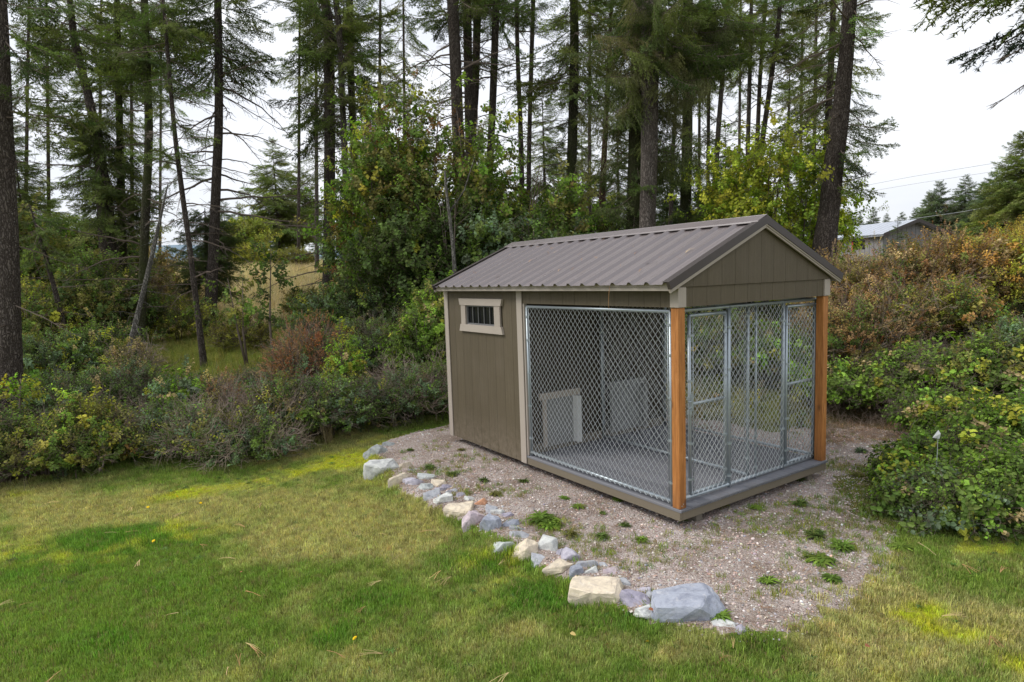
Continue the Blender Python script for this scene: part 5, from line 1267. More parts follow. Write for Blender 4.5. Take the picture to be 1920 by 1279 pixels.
def tree(label, D, path, crown=(), bare=(), above=90, top=21., blen=2.4, bark='bark', tint=(N_DARK, N_MID), group='conifers of the wood behind the shed', name='conifer', drape=0, base=None, Hbase=None, frees=()):
    """path: (px, py, width px) from the top of the picture to the base"""
    W_ = []; 
    for px, py, w in path: W_.append((at(px, py, D), w * D / F_PX / 2))
    W_ = W_[::-1]                                   # base first
    b, rb = W_[0]
    n2 = W_[1][0]; zg = Hs(b.x, b.y)
    if b.z > zg + .05:
        d = (b - n2); d = d / max(abs(d.z), 1e-3) * (b.z - zg); g0 = b + Vector((d.x, 0, -(b.z - zg))); W_.insert(0, (Vector((g0.x, g0.y, Hs(g0.x, g0.y) - .1)), rb * 1.12))
    else: W_[0] = (Vector((b.x, b.y, zg - .1)), rb)
    t0, r0 = W_[-1]; t1, r1 = W_[-2]
    if top > t0.z + .5:
        d = (t0 - t1).normalized(); d = Vector((d.x * .6, d.y, max(d.z, .6))).normalized(); Z = top - t0.z
        for k in range(1, 6): W_.append((t0 + d * (Z * k / 5 / d.z), r0 * (1 - k / 5) * .9 + .012))
    base_p = W_[0][0].copy(); base_p.z += .1
    pts = [w[0] - base_p for w in W_]; rad = [w[1] for w in W_]
    sp = smooth_path(pts, 5); sr = []
    for i in range(len(rad) - 1): sr += [rad[i] + (rad[i + 1] - rad[i]) * j / 5 for j in range(5)]
    sr.append(rad[-1])
    e = empty(name, base_p, 0, label, 'tree', group)
    trunk_mesh(sp, sr, 16 if D < 20 else 10, 1.3, random.uniform(0, 50)).build('trunk', M[bark], e, True)
    zs = np.array([p.z for p in sp]); xs = np.array([p.x for p in sp]); ys = np.array([p.y for p in sp]); rs = np.array(sr)
    order = np.argsort(zs); zs, xs, ys, rs = zs[order], xs[order], ys[order], rs[order]
    def z_of(py): return at(path[0][0], py, D).z - base_p.z
    pos, rot, scl = [], [], []
    def add(z, L, droop, az=None, lst=None):
        i = np.array([z]); x0, y0, r0 = np.interp(i, zs, xs)[0], np.interp(i, zs, ys)[0], np.interp(i, zs, rs)[0]
        a = random.uniform(0, 6.2832) if az is None else az
        return (x0 + math.cos(a) * r0 * .7, y0 + math.sin(a) * r0 * .7, z), (random.uniform(-.7, .7), droop + random.gauss(0, .13), a), (L, L * random.uniform(.7, 1.15), L * random.uniform(.9, 1.4))
    segs = [c if len(c) > 5 else tuple(c) + (None,) for c in crown]
    for y0, y1, n, L, droop, az in segs:
        n = max(3, int(n * 1.2))
        za, zb_ = z_of(y1), z_of(y0)
        for k in range(n):
            z = za + (zb_ - za) * (k + random.random()) / n
            A = None if az is None else random.gauss(az, .7)
            q = add(z, L * .8 * random.uniform(.4, 1.2), droop + random.gauss(0, .2), A); pos.append(q[0]); rot.append(q[1]); scl.append(q[2])
    zt = sp[-1].z; za = z_of(-25)
    above = int(above * .5)
    for k in range(above):
        t = (k + random.random()) / above; z = za + (zt - za) * t
        q = add(z, blen * .85 * (1.05 - t * .85) * random.uniform(.5, 1.1), .12 - .35 * t + random.gauss(0, .15)); pos.append(q[0]); rot.append(q[1]); scl.append(q[2])
    if pos: scatter('crown', P_FIR, pos, rot, scl, jit(tint, len(pos), None, .22), e)['kind'] = 'stuff'
    if drape:
        n = drape[2]; pp = []
        for k in range(n):
            z = z_of(drape[1]) + (z_of(drape[0]) - z_of(drape[1])) * (k + random.random()) / n; pp.append(add(z, drape[3] * random.uniform(.5, 1.1), .25))
        scatter('lichen_drapery', P_DRAPE, [p[0] for p in pp], [p[1] for p in pp], [p[2] for p in pp], jit([(.22, .25, .10), (.16, .20, .07), (.24, .25, .13)], n, None, .25), e)['kind'] = 'stuff'
    for y0, y1, n, L in bare:
        za, zb_ = z_of(y1), z_of(y0); src = BARE_GREY if 'pale' in bark or 'grey' in bark else BARE
        for k in range(n):
            z = za + (zb_ - za) * (k + random.random()) / n; p, r_, s = add(z, L * random.uniform(.4, 1.15), random.uniform(-.12, .35))
            o = link('dead_branch', random.choice(src), e); o.location = p; o.rotation_euler = r_; o.scale = s
    return e
TW = 'tall conifers of the left wood'
tree('thick dark fir trunk rising at the left frame edge', 11.2, [(-4, -10, 24), (8, 240, 28), (16, 480, 33), (20, 700, 38), (26, 792, 44)], [(-10, 240, 10, 2.2, .25)], [(0, 640, 12, 1.2)], 60, 17, 2.4, 'bark', group=TW)
tree('leaning fir trunk emerging from a dense dark evergreen mass', 22, [(130, -10, 9), (139, 68, 12), (163, 170, 14), (184, 270, 16), (200, 420, 30), (208, 520, 34)], [(0, 130, 30, 2.6, .15), (200, 430, 110, 2.0, .3)], [(60, 420, 22, 2.4)], 90, 22, 2.8, 'bark', group=TW)
tree('mossy green fir trunk left of the first straight dark trunk', 23, [(219, -10, 9), (222, 150, 11), (226, 300, 12), (230, 470, 15)], [(0, 200, 44, 2.2, .2), (200, 420, 50, 1.7, .35)], [(150, 420, 16, 1.8)], 80, 20, 2.2, 'bark_moss', (N_MID, N_LITE), TW)
tree('straight dark fir trunk with green moss, third from the left edge', 19.5, [(270, -10, 12), (276, 150, 13), (279, 260, 14), (272, 420, 15), (263, 655, 15)], [(-10, 150, 34, 2.2, .18)], [(100, 600, 34, 1.9)], 80, 20, 2.4, 'bark_moss', group=TW)
tree('slender bent fir trunk leaning right with dark tufts', 16.2, [(305, -10, 5), (313, 82, 6), (327, 244, 8), (340, 350, 9), (353, 445, 9), (366, 550, 10), (384, 694, 12)], [(-10, 60, 14, 1.5, .2), (100, 180, 9, 1.2, .2), (190, 240, 10, 1.1, .25), (270, 330, 12, 1.2, .3)], [(60, 560, 34, 1.3)], 30, 15, 1.5, 'bark', group=TW)
tree('tall straight trunk with long drooping bare branches over the clearing', 22, [(408, -10, 13), (410, 110, 14), (410, 230, 15), (405, 350, 17), (400, 480, 19), (391, 647, 26)], [(-10, 130, 44, 2.6, .15)], [(120, 400, 34, 3.0), (400, 560, 10, 1.6)], 90, 21, 2.7, 'bark', group=TW)
tree('dead grey sapling coated in lichen leaning over the left brush', 14.5, [(315, 345, 1.5), (296, 430, 6), (280, 500, 8), (262, 575, 9), (243, 655, 12)], (), [(350, 640, 22, .8)], 0, 0, 1, 'bark_grey', group=TW)
tree('thin dark trunk leaning right among the far left bushes', 18, [(56, 385, 2), (83, 474, 7), (99, 530, 8), (118, 600, 9)], [(380, 480, 16, 1.3, .3)], [(420, 590, 10, 1.)], 0, 0, 1, 'bark', group=TW)
tree('dense dark young fir around the foot of the straight bare trunk', 23.5, [(384, 390, 1.5), (388, 500, 7), (392, 560, 9)], [(395, 545, 150, 1.5, .25)], (), 0, 0, 1, 'bark', (N_DARK,), TW)
TC = 'tall conifers in the middle of the wood'
tree('straight dark trunk standing clear beside the straw field', 21.5, [(608, -10, 17), (616, 60, 19), (618, 263, 20), (617, 440, 22), (615, 614, 25)], [(-10, 60, 22, 2.6, .2), (60, 260, 22, 2.5, .25), (260, 330, 8, 1.5, .3)], [(150, 560, 34, 2.2)], 100, 22, 2.9, 'bark', group=TC)
tree('paler slim trunk touching the straight dark centre trunk', 20.8, [(628, -10, 10), (636, 60, 11), (642, 188, 11), (649, 350, 12), (656, 470, 13), (660, 570, 14)], [(-10, 220, 26, 1.7, .25)], [(100, 500, 20, 1.4)], 60, 19, 2., 'bark_pale', (N_MID, N_LITE), TC)
tree('dark trunk third of the centre group with drooping boughs', 23.5, [(656, -10, 12), (658, 150, 13), (668, 338, 14), (681, 555, 17)], [(-10, 230, 34, 2.2, .25)], [(150, 460, 18, 1.6)], 80, 21, 2.6, 'bark', (N_DARK,), TC)
tree('thick rough trunk left of the close pair above the shed\'s back', 19, [(848, -10, 20), (856, 169, 21), (861, 300, 22), (868, 440, 24)], [(-10, 40, 9, 2.4, .1)], [(60, 300, 26, 2.2)], 90, 21, 2.7, 'bark', group=TC)
tree('trunk of the close pair, left one', 20, [(875, -10, 15), (879, 188, 16), (882, 338, 17), (884, 440, 18)], [(40, 130, 6, 1.6, .1), (-10, 20, 8, 2, .1)], [(60, 300, 16, 1.9)], 80, 21, 2.6, 'bark', group=TC)
tree('trunk of the close pair, right one', 21, [(895, -10, 14), (892, 150, 13), (887, 263, 12), (884, 420, 13)], [(-10, 20, 8, 2, .1)], [(30, 260, 14, 1.8)], 80, 21, 2.6, 'bark', group=TC)
tree('straight trunk alone right of the close pair', 20.5, [(931, -10, 13), (924, 188, 13), (919, 300, 13), (915, 440, 14)], [(-10, 30, 8, 2, .1)], [(20, 330, 26, 1.7)], 70, 20, 2.4, 'bark', group=TC)
tree('slim trunk left of the thin pair in the open sky gap', 23, [(968, -10, 7), (971, 120, 8), (976, 240, 9), (980, 420, 10)], [(-10, 30, 8, 1.6, .1)], [(20, 280, 22, 1.2)], 50, 18, 2., 'bark', group=TC)
tree('slim trunk leaning left beside the open sky gap', 23.6, [(1000, -10, 8), (996, 130, 8), (993, 240, 8), (990, 420, 9)], [(-10, 40, 12, 1.6, .1)], [(20, 280, 22, 1.2)], 50, 18, 2., 'bark', group=TC)
tree('medium trunk with green boughs right of the two slim trunks', 20, [(1076, -10, 15), (1077, 100, 16), (1075, 200, 17), (1071, 340, 19), (1068, 440, 20)], [(-10, 190, 42, 2.3, .2), (190, 300, 12, 1.5, .3)], [(40, 380, 22, 1.8)], 90, 21, 2.6, 'bark_moss', (N_MID, N_LITE), TC)
tree('reddish pine trunk low behind the shed roof', 24, [(1146, 20, 6), (1138, 190, 9), (1131, 330, 11), (1126, 440, 15)], [(-10, 60, 20, 2, .1)], [(100, 380, 16, 1.3)], 50, 18, 2.2, 'bark_pine', (N_MID, N_LITE), TC)
tree('dark lichen draped spruce just left of the pale big trunk', 16.6, [(1200, -10, 30), (1197, 150, 29), (1193, 300, 30), (1190, 430, 32)], [(170, 420, 40, 1.5, .45), (-10, 170, 18, 2.0, .3)], (), 80, 20, 2.6, 'bark_moss', (N_DARK,), TC, drape=(-10, 300, 26, 1.6))
tree('big spruce with pale lower trunk above the shed ridge', 15.6, [(1222, -10, 34), (1219, 120, 32), (1217, 284, 30), (1214, 430, 30)], [(-10, 120, 20, 2.2, .4)], (), 100, 20, 2.8, 'bark_pale', (N_DARK, N_MID), TC, drape=(-10, 190, 30, 1.6))
tree('mossy trunk right of the big pale spruce trunk', 19, [(1291, -10, 16), (1290, 81, 17), (1288, 284, 19), (1284, 430, 22)], [(-10, 130, 44, 2.3, .35), (230, 400, 26, 1.6, .45)], [(100, 330, 14, 1.4)], 80, 20, 2.6, 'bark_moss', (N_DARK, N_MID), TC, drape=(-10, 160, 18, 1.4))
TR = 'slender conifers behind the shed ridge'
tree('thin slanting trunk between the two mossy spruces', 24, [(1280, -10, 5), (1274, 100, 6), (1264, 244, 7), (1258, 400, 8)], [(-10, 60, 14, 1.5, .2)], [(40, 300, 12, 1.2)], 40, 16, 1.8, 'bark', group=TR)
tree('thinnest upright trunk left of the sky window', 24, [(1329, -10, 5), (1329, 150, 6), (1327, 380, 7)], [(-10, 100, 26, 1.7, .2)], [(90, 320, 16, 1.1)], 40, 16, 1.8, 'bark', group=TR)
tree('pale trunk leaning right at its top in the sky window', 23, [(1364, -10, 7), (1357, 114, 8), (1348, 230, 9), (1338, 380, 11)], [(-10, 110, 30, 2, .15)], [(100, 330, 18, 1.4)], 50, 18, 2., 'bark_pale', (N_MID, N_LITE), TR)
tree('first trunk of the slender trio over the yellow maple', 25, [(1409, -10, 6), (1407, 93, 7), (1402, 284, 8), (1400, 400, 9)], [(-10, 120, 26, 2, .12)], [(90, 330, 18, 1.3)], 50, 18, 2., 'bark_pale', (N_MID, N_LITE), TR)
tree('second trunk of the slender trio over the yellow maple', 26, [(1437, -10, 6), (1428, 100, 7), (1420, 264, 8), (1418, 400, 9)], [(-10, 90, 22, 2, .12)], [(80, 300, 14, 1.3)], 50, 18, 2., 'bark', (N_MID, N_LITE), TR)
tree('third trunk of the slender trio, leaning furthest right', 24, [(1465, -10, 7), (1455, 80, 8), (1440, 190, 9), (1425, 300, 10), (1418, 400, 11)], [(-10, 130, 26, 2, .12)], [(60, 300, 16, 1.4)], 50, 18, 2., 'bark', (N_MID, N_LITE), TR)
tree('short bare conifer between the trio and the leaning trunk', 27, [(1481, 130, 1), (1478, 250, 6), (1476, 400, 8)], [(170, 330, 26, 1.2, .3)], [(170, 380, 26, 1.5)], 0, 0, 1, 'bark', (N_LITE,), TR)
tree('dark trunk half hidden behind the big leaning trunk', 21, [(1563, -10, 9), (1560, 80, 10), (1554, 203, 12), (1547, 337, 14), (1540, 470, 15)], [(-10, 260, 44, 2.0, .2), (260, 380, 14, 1.3, .35)], [(60, 380, 24, 2.2)], 70, 19, 2.4, 'bark', (N_MID, N_LITE), TR)
tree('big leaning fir trunk at the right with tufts against the sky', 14.6, [(1600, -60, 19), (1594, 0, 23), (1588, 90, 25), (1581, 162, 28), (1574, 230, 30), (1564, 300, 33), (1555, 390, 36), (1545, 475, 44)], [(-40, 90, 12, 1.4, .15), (180, 230, 5, .9, .3, .1), (230, 345, 17, 1.15, .4)], [(-20, 250, 16, 1.9)], 60, 17, 2.2, 'bark', (N_DARK, N_MID), TR)
TS = 'slim background trunks deep in the wood'
for px, D, w, lean, tint, bk, lab in [
 (48, 30, 5, 6, (N_MID,), 'bark', 'slim trunk deep in the wood just right of the thick left edge trunk'),
 (92, 34, 5, -5, (N_LITE, N_MID), 'bark', 'slim leaning trunk deep behind the far left bushes'),
 (186, 36, 5, 4, (N_MID,), 'bark', 'slim trunk showing between the dense mass and the mossy trunk'),
 (248, 33, 5, -3, (N_MID, N_LITE), 'bark', 'slim trunk between the mossy trunk and the straight dark one'),
 (300, 37, 4, 3, (N_LITE,), 'bark_pale', 'thin pale trunk just left of the slender bent fir'),
 (560, 44, 5, 2, (N_MID,), 'bark', 'slim trunk above the straw field left of the clear dark trunk'),
 (594, 40, 6, -2, (N_MID, N_LITE), 'bark_pale', 'slim pale trunk close left of the clear dark trunk'),
 (710, 30, 6, 3, (N_MID, N_LITE), 'bark', 'slim trunk rising behind the maples right of the centre group'),
 (760, 34, 5, -4, (N_LITE, N_MID), 'bark', 'slim trunk seen above the orange flecked maples'),
 (1105, 32, 6, 1, (N_MID, N_LITE), 'bark', 'slim trunk between the medium trunk and the reddish pine'),
 (1310, 32, 5, 3, (N_MID,), 'bark', 'slim trunk right of the right mossy trunk'),
 (1385, 34, 5, 4, (N_MID, N_LITE), 'bark_pale', 'pale slim trunk between the leaning pale one and the trio'),
 (1500, 33, 5, 5, (N_LITE, N_MID), 'bark', 'slim trunk between the bare conifer and the leaning trunk'),
 (1525, 30, 6, 6, (N_MID, N_LITE), 'bark', 'slim trunk just left of the half hidden dark one')]:
    tree(lab, D, [(px + lean, -10, w * .7), (px + lean * .5, 200, w), (px, 430, w * 1.3)], [(-10, 190, 26, 2.3, .2), (190, 330, 8, 1.5, .3)], [(60, 380, 12, 1.6)], 40, 22, 2.4, bk, tint, TS)
# trees whose trunks stand outside the frame, boughs reaching in
def side_tree():
    D = 11.5; b = Vector((9.6, 10.8, 0)); b.z = Hs(b.x, b.y)
    e = empty('conifer', b, 0, 'fir outside the right frame edge whose boughs hang into the upper right corner', 'tree', 'conifers at the right')
    sp = [Vector((0, 0, -.1 + 16 * t / 12)) + Vector((.1 * math.sin(t), 0, 0)) for t in range(13)]; trunk_mesh(sp, [.24 * (1 - t / 13) + .02 for t in range(13)], 14).build('trunk', M['bark'], e, True)
    pos, rot, scl = [], [], []
    for z, a, L, dr in ((6.5, 3.35, 3.2, .14), (6.2, 3.0, 2.9, .3), (5.8, 3.6, 2.6, .3), (7.0, 3.2, 3.3, .02), (7.4, 3.7, 3., .1), (5.4, 3.2, 1.9, .5), (6.8, 3.5, 3., .25), (7.6, 2.9, 3.4, -.02), (8., 3.3, 3.2, .05), (7.2, 2.7, 3.2, .2), (6.0, 3.3, 2.9, .2), (6.4, 3.45, 3.1, .12), (5.6, 3.0, 2.4, .38), (6.7, 3.05, 3.1, .1), (7.0, 3.6, 3.2, .1)):
        pos.append((0, 0, z)); rot.append((random.uniform(-.3, .3), dr, a)); scl.append((L, L, L))
    for k in range(110):
        z = random.uniform(7, 16); pos.append((0, 0, z)); rot.append((random.uniform(-.3, .3), .15, random.uniform(0, 6.28) if z > 9 else random.uniform(-1.2, 1.5))); L = 3 * (1.15 - z / 16); scl.append((L, L, L))
    scatter('crown', P_FIR, pos, rot, scl, jit([N_MID, (.06, .085, .07)], len(pos), None, .2), e)['kind'] = 'stuff'
    for z, a, L, dr in ((5.0, 3.3, 2.1, .45), (4.6, 3.1, 2., .6), (4.9, 3.7, 2.2, .55), (5.3, 2.9, 2.2, .5)):
        o = link('dead_branch', BARE[0], e); o.location = (0, 0, z); o.rotation_euler = (0, dr, a); o.scale = (L, L, L)
side_tree()
# the fir left of the frame whose long branch crosses the upper left corner
def whole_fir(label, x, y, h, r, n=120, tint=(N_MID, N_LITE), group='conifers far behind the clearing', base=.08, name='conifer', gap=0):
    z = Hs(x, y); e = empty(name, (x, y, z), 0, label, 'tree', group)
    sp = [Vector((0, 0, -.1 + (h + .1) * t / 8)) for t in range(9)]; trunk_mesh(sp, [max(.012, h * .013 * (1 - t / 8)) for t in range(9)], 8).build('trunk', M['bark'], e, True)
    t = (np.arange(n) + RNG.random(n)) / n; zz = h * (base + (1 - base) * t ** .85); L = r * ((1 - t ** 1.1) * .92 + .1) * RNG.uniform(.6, 1.2, n)
    pos = np.stack([np.zeros(n), np.zeros(n), zz], 1); rot = np.stack([RNG.normal(0, .3, n), .28 - .75 * t ** 2 + RNG.normal(0, .12, n), RNG.uniform(0, 6.28, n)], 1)
    scatter('crown', P_FIR, pos, rot, np.stack([L, L * 1.25, L * 1.1], 1), jit(tint, n, None, .2), e)['kind'] = 'stuff'; return e
FARB = 'distant conifers behind the field'
T_FAR = ((.17, .22, .115), (.20, .26, .13)); T_HAZY = ((.22, .28, .2), (.19, .25, .18))
for px, D, ytop, r, tint, lab in [
 (535, 60, 262, 4.2, (N_MID, N_LITE), 'tall bushy fir filling the gap left of the straight centre trunk'),
 (578, 64, 305, 4.0, (N_MID, N_LITE), 'second bushy fir partly hidden by the straight centre trunk'),
 (437, 52, 372, 1.9, T_FAR, 'small dark fir on the field\'s horizon right of the bare trunk'),
 (463, 60, 378, 2.0, T_FAR, 'round headed pine on the field\'s horizon'),
 (492, 56, 395, 1.9, T_HAZY, 'pale little fir behind the lemon yellow bush'),
 (65, 27, 215, 2.7, (N_MID, (.11, .14, .04)), 'broad yellow green fir behind the thick left trunk'),
 (18, 30, 120, 3.0, (N_MID,), 'tall fir behind the left frame edge trunk'),
 (110, 34, 330, 2.2, (N_LITE, N_MID), 'lower fir right of the broad yellow green one'),
 (170, 33, 380, 2.2, (N_DARK, N_MID), 'low dark fir behind the dense evergreen mass'),
 (700, 30, 150, 2.3, (N_MID, N_DARK), 'fir filling in right of the centre trunk group'),
 (735, 38, 240, 2.5, (N_LITE, N_MID), 'fir behind the maple thicket'),
 (800, 42, 170, 2.6, (N_LITE, N_MID), 'light green fir left of the thick rough trunk'),
 (905, 36, 250, 2.4, (N_LITE, N_MID), 'fir seen between the close pair and the lone trunk'),
 (1030, 40, 130, 2.8, (N_LITE, N_MID), 'loose fir right of the two slim trunks'),
 (1100, 36, 210, 2.4, (N_MID, N_LITE), 'fir behind the medium trunk with green boughs'),
 (1165, 34, 150, 2.3, (N_DARK, N_MID), 'fir behind the lichen draped spruce'),
 (1255, 26, 270, 2.0, (N_DARK,), 'very dark fir right of the pale big trunk'),
 (1363, 38, 232, 1.9, T_FAR, 'pointed young fir against the sky in the sky window'),
 (1320, 40, 330, 2.2, (N_MID,), 'low fir at the left of the sky window'),
 (1500, 40, 310, 2.2, T_FAR, 'fir behind the yellow maple\'s right side'),
]:
    x_ = azx(px) * D; z1 = at(px, ytop, D).z; whole_fir(lab, x_, D, z1 - Hs(x_, D), r, 170, tint, FARB, .34 if px in (535, 578) else .08)
FARR = 'distant conifers behind the grey house'
for px, D, ytop, r, lab in [
 (1590, 75, 393, 2.2, 'rounded pine above the far house roof\'s left end'), (1612, 82, 402, 1.6, 'small fir next to the rounded pine'), (1637, 85, 388, 1.8, 'pointed fir above the middle of the far house roof'),
 (1662, 88, 400, 1.6, 'small fir in the row above the far roof'), (1690, 78, 398, 1.8, 'fir above the far roof\'s right half'), (1714, 80, 390, 1.7, 'fir just left of the far roof\'s peak'),
 (1738, 68, 362, 2.2, 'fir rising behind the far roof\'s peak'), (1757, 64, 340, 2.6, 'tall full fir right of the far roof\'s peak'), (1783, 72, 378, 2.2, 'lower fir in the dip right of the tall full one'),
 (1806, 62, 328, 2.4, 'narrow dark topped fir in the right hand row'), (1835, 60, 345, 2.8, 'wide fir in the right hand row'), (1858, 58, 322, 2.6, 'two tone fir second from the right edge tree'), (1880, 66, 350, 2.6, 'fir behind the tree at the right edge'),
 (1908, 40, 248, 3.0, 'nearest fir at the right edge with boughs reaching left'), (1950, 46, 260, 3., 'fir just past the right frame edge')]:
    x_ = azx(px) * D; z1 = at(px, ytop, D).z; whole_fir(lab, x_, D, z1 - Hs(x_, D), r * 1.15, 300, T_FAR if D > 55 else (N_MID, N_LITE), FARR)
whole_fir('small green fir standing in front of the far house\'s wall', azx(1682) * 44, 44, 2.6 + .6, 1.2, 70, T_FAR, FARR, .02)
whole_fir('broad dark young spruce right behind the shed ridge', azx(1290) * 16.5, 16.5, 2.6, 2.0, 150, (N_DARK, (.045, .075, .045)), 'young spruces behind the shed', .02)
whole_fir('second low dark spruce behind the shed gable', azx(1350) * 17.5, 17.5, 1.8, 1.7, 110, (N_DARK, (.045, .075, .045)), 'young spruces behind the shed', .02)
# far-off wood closing the view
def far_wood():
    pos, rot, scl = [], [], []
    for k in range(420):
        a = random.uniform(azx(-700), azx(2700)); D = random.uniform(95, 190)
        if azx(1540) < a < azx(1960): continue
        x_, y_ = a * D, D; h = random.uniform(7, 13); z = Hs(x_, y_); 
        for j in range(26):
            t = (j + random.random()) / 26; L = 3.2 * (1 - t) + .5; pos.append((x_, y_, z + h * (.1 + .9 * t))); rot.append((random.gauss(0, .3), .35 - .8 * t * t, random.uniform(0, 6.28))); scl.append((L, L * 1.5, L * 1.3))
    scatter('far_wood', P_FIR, pos, rot, scl, jit([(.10, .15, .115), (.13, .18, .14)], len(pos), None, .15))['kind'] = 'stuff'
far_wood()

# ------------------------------------------------------------------ broad-leaved trees and thickets
def maple(label, px, D, h, rx, n, tints, wts=None, size=1., lift=.1, dead=0, group='maples behind the shed', stems=4, ps=None, name='maple_tree', yb=None):
    p = on(px, D); e = empty(name, p, 0, label, 'tree', group)
    tips = []
    m = MB()
    for k in range(stems):
        a = random.uniform(0, 6.28); q = rx * random.uniform(.2, .7); P_ = [(random.uniform(-.1, .1), random.uniform(-.1, .1), -.1), (math.cos(a) * q * .35, math.sin(a) * q * .35, h * .4), (math.cos(a) * q, math.sin(a) * q, h * .92)]
        m.tube(P_, [.02 + h * .006, .015 + h * .003, .006], 6); tips.append(P_)
        for j in range(3):
            t = random.uniform(.3, .9); b0 = Vector(P_[1]).lerp(Vector(P_[2]), t); a2 = random.uniform(0, 6.28); m.tube([b0, b0 + Vector((math.cos(a2), math.sin(a2), .8)) * rx * .4], [.01, .003], 4)
    m.build('trunk', M['twig'], e, True)
    K = 10; cl = RNG.normal(0, 1, (K, 3)); cl /= np.linalg.norm(cl, axis=1)[:, None]; cen = cl * RNG.uniform(.35, .8, (K, 1)); wi = RNG.integers(0, K, n)
    pos = cen[wi] + RNG.normal(0, .24, (n, 3)); pos[:, 2] = pos[:, 2] * .5 + .5; pos[:, 2] = (lift + (1 - lift) * pos[:, 2]).clip(lift * .5, 1.1) * h; pos[:, 0] *= rx; pos[:, 1] *= rx
    out = pos / [rx, rx, h] - [0, 0, .4]; out += RNG.normal(0, .35, (n, 3)); th = np.arctan2(np.hypot(out[:, 0], out[:, 1]), np.abs(out[:, 2]) + .25); ph = np.arctan2(out[:, 1], out[:, 0])
    pj = RNG.uniform(.7, 1.3, K)[wi][:, None]
    scatter('crown', ps or P_MAPLE, pos, np.stack([RNG.normal(0, .35, n), th, ph], 1), RNG.uniform(.75, 1.25, n) * size, jit(tints, n, wts, .2) * pj, e)['kind'] = 'stuff'
    if dead:
        w2 = RNG.integers(0, 4, dead); q = cen[:4][w2] * 1.05 + RNG.normal(0, .12, (dead, 3)) * [1, 1, 2.2]; q[:, 2] = (q[:, 2] * .5 + .5).clip(.15, 1.05) * h; q[:, 0] *= rx; q[:, 1] *= rx
        scatter('dead_leaves', P_MAPLE, q, np.stack([RNG.normal(0, .4, dead), RNG.uniform(2.2, 3., dead), RNG.uniform(0, 6.28, dead)], 1), RNG.uniform(.45, .8, dead) * size, jit([(.48, .24, .11), (.42, .19, .08)], dead), e)['kind'] = 'stuff'
    return e
GREEN = [G_FRESH, G_OLIVE, G_MID, G_YEL]
maple('leafy maple clump at the foot of the centre trunk group', 705, 18.5, 4.2, 1.2, 420, [G_MID, G_BLUE, G_DEEP], None, 1.2)
maple('maple with hanging orange brown leaves left of the bare stem', 735, 17.0, 6.0, 1.5, 520, GREEN, [3, 3, 2, .8], 1.2, dead=110)
maple('tall maple with dried orange clusters in front of the thick rough trunk', 800, 16.8, 7.0, 1.5, 560, GREEN, [3, 3, 2, .8], 1.2, dead=170)
maple('dense dark maple left of the shed roof\'s low end', 760, 15.6, 3.6, 1.4, 480, [G_DEEP, G_MID], None, 1.15)
maple('dark maple touching the shed roof\'s low end', 850, 15.6, 3.8, 1.4, 480, [G_DEEP, G_MID, G_FRESH], [3, 3, 1], 1.15, dead=24)
maple('maple with rust brown sprigs by the close pair of trunks', 900, 17.0, 6.2, 1.4, 520, GREEN, [3, 3, 2, .6], 1.2, dead=110)
maple('green maple behind the middle of the shed roof', 965, 17.0, 4.6, 1.4, 480, GREEN, [3, 2, 2, .6], 1.2, dead=60)
maple('low round maple just above the roof\'s middle', 930, 15.6, 3.2, 1.3, 420, [G_MID, G_BLUE], None, 1.15)
maple('low bluish maple above the roof right of the middle', 1010, 15.4, 3.0, 1.4, 440, [G_BLUE, G_MID], None, 1.15)
maple('yellowish green maple left of the medium mossy trunk', 1045, 18, 4.4, 1.5, 440, [G_MID, G_OLIVE, G_FRESH], None, 1.2)
maple('olive maple low in front of the reddish pine', 1105, 18, 3.4, 1.4, 380, [G_OLIVE, G_MID, G_FRESH], None, 1.2)
maple('bright yellow green maple over the shed gable', 1435, 15.8, 4.7, 1.8, 900, [(.50, .56, .07), (.34, .46, .06), (.60, .58, .08)], None, 1.0, .12)
maple('yellow green maple between the gable and the leaning trunk', 1500, 16.4, 3.9, 1.4, 420, [(.34, .46, .06), (.50, .54, .07)], None, 1.1)
maple('lime green maple behind the bright one', 1385, 19, 4.2, 1.5, 420, [(.42, .52, .07), (.3, .42, .06)], None, 1.2)
maple('small maple sapling in front of the straw field', 500, 14.6, 3.2, .75, 46, [G_DEEP, G_MID], None, 1.0, .25, stems=1, group='saplings in the clearing')
maple('thin drooping sapling left of the small maple sapling', 452, 15.2, 2.4, .7, 30, [G_OLIVE, G_MID], None, 1.0, .2, stems=2, group='saplings in the clearing')
maple('yellow leaved sapling against the thick left trunk\'s foot', 12, 10.0, 1.2, .35, 20, [G_YEL, G_FRESH], None, .8, .4, stems=1, group='saplings in the clearing')
maple('golden alder clump beyond the field\'s left side', 478, 50, 3.6, 2.0, 240, [(.36, .36, .07), (.28, .32, .06)], None, 2.4, group='saplings in the clearing')
maple('green thicket behind the left frame edge trunks', 30, 22, 4.6, 2.2, 480, [G_MID, G_OLIVE], None, 1.7, group='thickets deep in the left wood')
maple('shaded green thicket behind the mossy left trunks', 170, 26, 4.2, 2.4, 480, [G_MID, G_DEEP, G_OLIVE], None, 1.8, group='thickets deep in the left wood')
maple('tan and gold thicket between the two left straight trunks', 250, 29, 4.2, 2.0, 320, [A_TAN, G_OLIVE], None, 1.9, group='thickets deep in the left wood')
